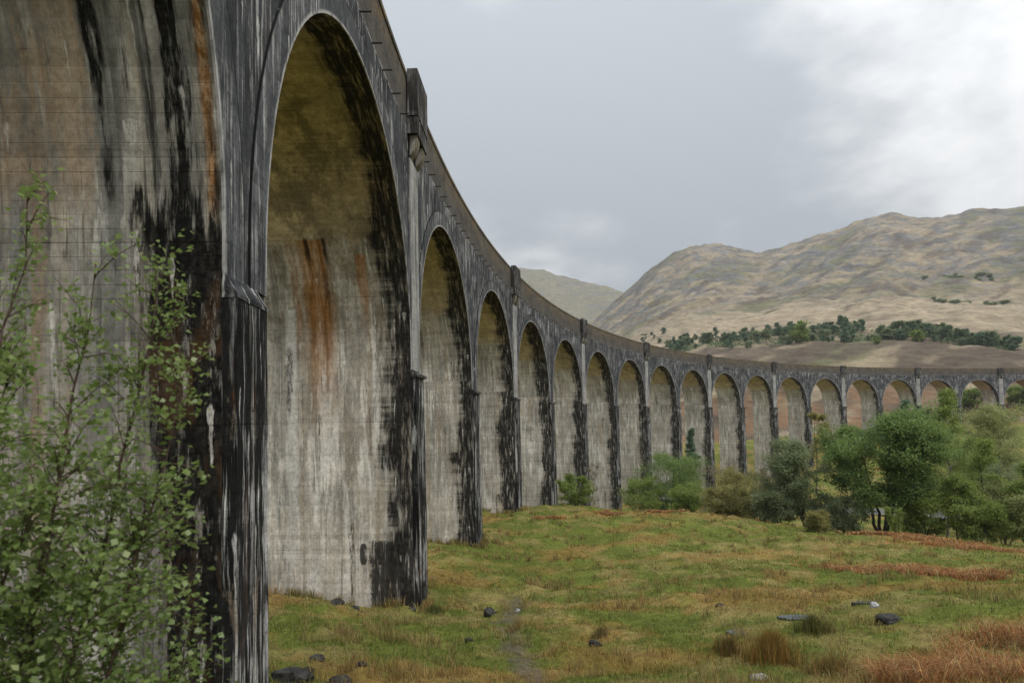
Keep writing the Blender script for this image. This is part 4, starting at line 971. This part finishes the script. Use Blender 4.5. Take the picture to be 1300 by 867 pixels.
rock(388, 13.9, .3, .24, 'small dark rock touching the largest one near the pier', seed=13)
rock(456, 14.4, .25, .12, 'flat dark stone rightmost of the rocks by the nearest pier', seed=14)
rock(618, 24.8, .62, .55, 'upright dark pointed rock alone on the turf near the second pier', seed=4, long=1.8)
rock(652, 24.9, .2, .16, 'tiny dark stone right of the upright pointed rock', M_STONE, seed=5)
rock(426, 25.1, .55, .32, 'dark rock lying against the base of the second pier', seed=6)
rock(448, 25.1, .45, .22, 'lower rock right of the one against the second pier base', seed=7)
rock(520, 25.0, .3, .15, 'small rock by the front corner of the second pier', seed=15)
rock(1116, 19.2, .75, .34, 'grey boulder half sunk in the turf at right', seed=8)
rock(748, 18.6, .4, .3, 'small dark rock in the near turf right of the path', seed=9)
rock(1098, 21., .3, .22, 'small pale stone behind the grey boulder at right', M_STONE, seed=10)
rock(952, 13.6, .5, .16, 'flat bright stone at the bottom below the big rush tuft', M_STONE, seed=11)
rock(905, 24, .4, .2, 'small dark stone on the turf left of the puddles', seed=16)
rock(590, 18.6, .3, .12, 'flat dark stone low in the turf left of the path', seed=17)
g = NG('puddle_water'); M_WATER = g.bsdf((.035, .038, .036), .04, .5)
def puddle(px, d, w, l, seed, name='puddle'):
    x0, y0, z0 = spot(px, d, 0); n_ = 40
    an = np.arange(n_) * 2 * PI / n_; rr = 1 + .35 * fbm(np.cos(an) * 1.4 + seed, np.sin(an) * 1.4, 33, 3)
    X = x0 + np.cos(an) * rr * w * .5; Y = y0 + np.sin(an) * rr * l * .5
    zt = max(ground_z(X, Y).mean(), z0) + .05
    top = np.stack([X, Y, np.full(n_, zt)], -1); bot = np.stack([X, Y, np.full(n_, zt - .5)], -1)
    o = obj(name, np.concatenate([top, bot]), [tuple(range(n_))] + [(i, (i + 1) % n_, n_ + (i + 1) % n_, n_ + i)[::-1] for i in range(n_)], M_WATER)
    tag(o, kind='structure')
puddle(1000, 20.5, 1.0, .5, 1, 'puddle'); puddle(926, 19.3, .6, .5, 2, 'puddle'); puddle(1090, 22., .9, .3, 4, 'puddle')
g = NG('river_water'); nn = g.noise(g.geo(), 1.5, 3., .5); M_RIV = g.bsdf((.10, .10, .092), .4, .5, nn, .15, .05)
rv = [(-40, 150), (10, 140), (38, 128), (52, 112), (70, 100), (95, 95), (130, 85), (190, 70)]
V = []; 
for i, (a, b) in enumerate(rv):
    a2, b2 = rv[min(i + 1, len(rv) - 1)]; a1, b1 = rv[max(i - 1, 0)]; t_ = Vector((a2 - a1, b2 - b1)).normalized()
    V += [(a - t_.y * 4, b + t_.x * 4, -16.0), (a + t_.y * 4, b - t_.x * 4, -16.0)]
tag(obj('river', V, [(2 * i, 2 * i + 1, 2 * i + 3, 2 * i + 2) for i in range(len(rv) - 1)], M_RIV), kind='structure')

# ------------------------------------------------------------------ near birch sapling at the left
M_SLEAF = leaf_mat('leaf_near_birch', (.145, .215, .052), (.23, .30, .09), (.33, .38, .16), trans=.5, rough=.4, spec=.5)
M_STEM = bark_mat('bark_sapling', (.05, .03, .024), (.10, .065, .05), 60., 12.)
rng = np.random.default_rng(23)
root = tag(empty('birch_sapling', (0, 0, 0)), 'blurred green birch sapling close to the camera before the nearest pier', 'sapling')
pl = Plant(); LC = []
# stem tips given as a place in the bush
def stem(a, b, r0, bend, nt, dens):
    a, b = Vector(a), Vector(b); side = (b - a).cross(Vector((0, 1, 0))).normalized(); K = 12
    pts = [a.lerp(b, i / K) + side * bend * math.sin(PI * i / K) + Vector(rng.normal(0, .012, 3)) for i in range(K + 1)]
    pl.tube(pts, [max(.0025, r0 * (1 - .85 * i / K)) for i in range(K + 1)], 5)
    L = (b - a).length
    for t in np.sort(rng.uniform(.12, 1., nt)):
        f = t * K; i = min(int(f), K - 1); p0 = pts[i].lerp(pts[i + 1], f - i); dr = (pts[i + 1] - pts[i]).normalized()
        d = (dr * .65 + Vector(rng.normal(0, .62, 3))).normalized(); d.z = d.z * .7 + .12
        ll = rng.uniform(.18, .5) * (1.15 - .55 * t)
        q = [p0, p0 + d * ll * .5 + Vector((0, 0, .02)), p0 + d * ll]
        pl.tube(q, [.0035, .0025, .0012], 3)
        for _ in range(int(dens * ll * rng.uniform(.6, 1.3))):
            tt = rng.uniform(.1, 1.05); c = (q[0].lerp(q[1], tt * 2) if tt < .5 else q[1].lerp(q[2], tt * 2 - 1)); LC.append(c + Vector(rng.normal(0, .028, 3)))
        if rng.uniform() < .7:
            d2 = (d + Vector(rng.normal(0, .6, 3))).normalized(); q2 = [q[1], q[1] + d2 * ll * .3, q[1] + d2 * ll * .55]
            pl.tube(q2, [.0022, .0016, .001], 3)
            for _ in range(int(dens * .5 * ll)): LC.append(q2[0].lerp(q2[2], rng.uniform(0, 1.05)) + Vector(rng.normal(0, .026, 3)))
def P3(px, py, d): return at(px, py, d)
bz = gz(-2.4, 2.9)
stem((-2.75, 2.9, bz), P3(28, 245, 2.95), .017, -.05, 74, 100)
stem((-2.45, 2.8, bz), P3(118, 330, 2.85), .016, -.06, 84, 118)
stem((-2.6, 3.0, bz), P3(205, 355, 3.0), .018, -.10, 90, 113)
stem((-2.3, 2.7, bz), P3(235, 475, 2.8), .014, -.08, 76, 122)
stem((-2.2, 2.85, bz), P3(195, 610, 2.85), .012, -.05, 74, 140)
stem((-2.7, 2.6, bz), P3(20, 460, 2.6), .013, .03, 84, 145)
stem((-2.1, 2.9, bz), P3(250, 770, 2.95), .009, -.04, 42, 100)
stem((-2.5, 2.6, bz), P3(95, 560, 2.6), .012, -.03, 86, 149)
stem((-2.3, 2.5, bz), P3(130, 720, 2.55), .010, -.03, 74, 149)
stem((-2.6, 2.5, bz), P3(40, 650, 2.5), .010, .0, 74, 149)
stem((-2.0, 3.1, bz), P3(205, 850, 3.0), .008, -.03, 38, 113)
obj('stem', pl.V, pl.F, M_STEM, root, smooth=True)
lc = np.array([tuple(c) for c in LC]); lc = lc[rng.uniform(0, 1, len(lc)) < np.interp(lc[:, 0], [-2.6, -1.9, -1.3], [1., .85, .55])]; V, Fc = leaf_quads(lc, .030, up=.5, aspect=.8, rng=rng, fold=True)
obj('foliage', V, Fc, M_SLEAF, root, attrs={'rnd': ('FACE', 'FLOAT', np.clip(rng.normal(.5, .25, len(lc)), 0, 1))})
print('sapling leaves', len(lc))

# ------------------------------------------------------------------ sky and light
SUN_EL, SUN_AZ = math.radians(48), math.radians(118)        # azimuth clockwise from the view axis
w = bpy.data.worlds.new('World'); sc.world = w; w.use_nodes = True; t = w.node_tree; t.nodes.clear()
class WG(NG):
    def __init__(s): s.t = t
g = WG()
sky = t.nodes.new('ShaderNodeTexSky'); sky.sky_type = 'NISHITA'; sky.sun_disc = False; sky.sun_elevation = SUN_EL; sky.sun_rotation = SUN_AZ
co = t.nodes.new('ShaderNodeTexCoord').outputs['Generated']; dx, dy, dz = g.sep(co)
zz = g.mx(dz, 0.); den = g.add(zz, .22)
pu, pv = g.m('DIVIDE', dx, den), g.m('DIVIDE', dy, den)
n1 = g.noise(g.xyz(pu, pv, 23.7), 1.25, 6., .52, dist=.35); n2 = g.noise(g.xyz(pu, pv, 7.7), 2.6, 6., .55)
n0 = g.noise(g.xyz(pu, pv, 4.1), .42, 3., .5)
tone = g.mad(g.sub(g.add(g.mul(n1, .5), g.add(g.mul(n2, .28), g.mul(n0, .22))), .5), 1.55, .5)
dot = lambda v: g.add(g.add(g.mul(dx, v[0]), g.mul(dy, v[1])), g.mul(dz, v[2]))
def dirpx(px, py): q = at(px, py, 1.).normalized(); return (q.x, q.y, q.z)
glow = g.ss(dot(dirpx(1290, 120)), .90, 1.0); glow2 = g.ss(dot(dirpx(745, 325)), .993, 1.0); dk = g.ss(dot(dirpx(960, 110)), .93, 1.0)
tone = g.add(tone, g.add(g.mul(glow, .10), g.mul(glow2, .10))); tone = g.sub(tone, g.add(g.mul(dk, .09), g.mul(g.ss(dot(dirpx(560, 120)), .90, 1.0), .05)))
f = g.ss(tone, .42, .72)
cl = g.mix(f, (.355, .38, .408), (.77, .77, .765))
elev = g.mad(g.m('POWER', zz, 1.), 1.6, .66); back = g.ss(dy, .45, -.5, 1., 2.0)
lum = g.mul(elev, back); cl = g.mix(1., cl, g.xyz(lum, lum, lum), 'MULTIPLY')
cl = g.mix(g.ss(dz, 0., -.12), cl, (.10, .095, .075))
b1 = t.nodes.new('ShaderNodeBackground'); t.links.new(sky.outputs[0], b1.inputs[0]); b1.inputs[1].default_value = .08
b2 = t.nodes.new('ShaderNodeBackground'); t.links.new(cl, b2.inputs[0]); b2.inputs[1].default_value = 1.0
mxs = t.nodes.new('ShaderNodeMixShader'); mxs.inputs[0].default_value = .92
t.links.new(b1.outputs[0], mxs.inputs[1]); t.links.new(b2.outputs[0], mxs.inputs[2])
wo = t.nodes.new('ShaderNodeOutputWorld'); t.links.new(mxs.outputs[0], wo.inputs[0])
ld = bpy.data.lights.new('sun', 'SUN'); ld.energy = 1.45; ld.angle = math.radians(18); ld.color = (1, .965, .91)
lo = bpy.data.objects.new('sun', ld); COL.objects.link(lo)
sd_ = Vector((math.sin(SUN_AZ) * math.cos(SUN_EL), math.cos(SUN_AZ) * math.cos(SUN_EL), math.sin(SUN_EL)))
lo.rotation_euler = sd_.to_track_quat('Z', 'Y').to_euler(); lo.location = sd_ * 60

# ------------------------------------------------------------------ air
g = NG('haze_air'); vp = g.t.nodes.new('ShaderNodeVolumePrincipled'); vp.inputs['Color'].default_value = (.86, .9, .95, 1); vp.inputs['Density'].default_value = .00012; vp.inputs['Anisotropy'].default_value = .2
g.t.links.new(vp.outputs[0], g.out.inputs['Volume'])
hv = [(a, b, c_) for c_ in (-30, 620) for (a, b) in ((-3300, -400), (3900, -400), (3900, 3900), (-3300, 3900))]
tag(obj('haze', hv, [(0, 3, 2, 1), (4, 5, 6, 7), (0, 1, 5, 4), (1, 2, 6, 5), (2, 3, 7, 6), (3, 0, 4, 7)], g.mat), 'thin pale air over the valley', 'haze', kind='stuff')

# ------------------------------------------------------------------ camera
cam = bpy.data.cameras.new('camera'); co_ = bpy.data.objects.new('camera', cam); COL.objects.link(co_); sc.camera = co_
cam.sensor_width = 36; cam.sensor_fit = 'HORIZONTAL'; cam.lens = F / 1300 * 36; cam.shift_y = SHY / 1300
cam.clip_start = .1; cam.clip_end = 9000
fw = Vector((0, math.cos(PITCH), math.sin(PITCH))); uz = Vector((0, -math.sin(PITCH), math.cos(PITCH))); ex = Vector((1, 0, 0))
cr, sr = math.cos(ROLL), math.sin(ROLL)
xc = ex * cr + uz * sr; yc = uz * cr - ex * sr
co_.matrix_world = Matrix(((xc.x, yc.x, -fw.x, 0), (xc.y, yc.y, -fw.y, 0), (xc.z, yc.z, -fw.z, 0), (0, 0, 0, 1)))
cam.dof.use_dof = True; cam.dof.focus_distance = 30; cam.dof.aperture_fstop = 2.8
vs = sc.view_settings; vs.view_transform = 'Standard'; vs.look = 'None'; vs.exposure = 0.27; vs.gamma = 1.0
sc.cycles.use_denoising = True; sc.cycles.max_bounces = 8; sc.cycles.diffuse_bounces = 5; sc.cycles.transmission_bounces = 6; sc.cycles.transparent_max_bounces = 4
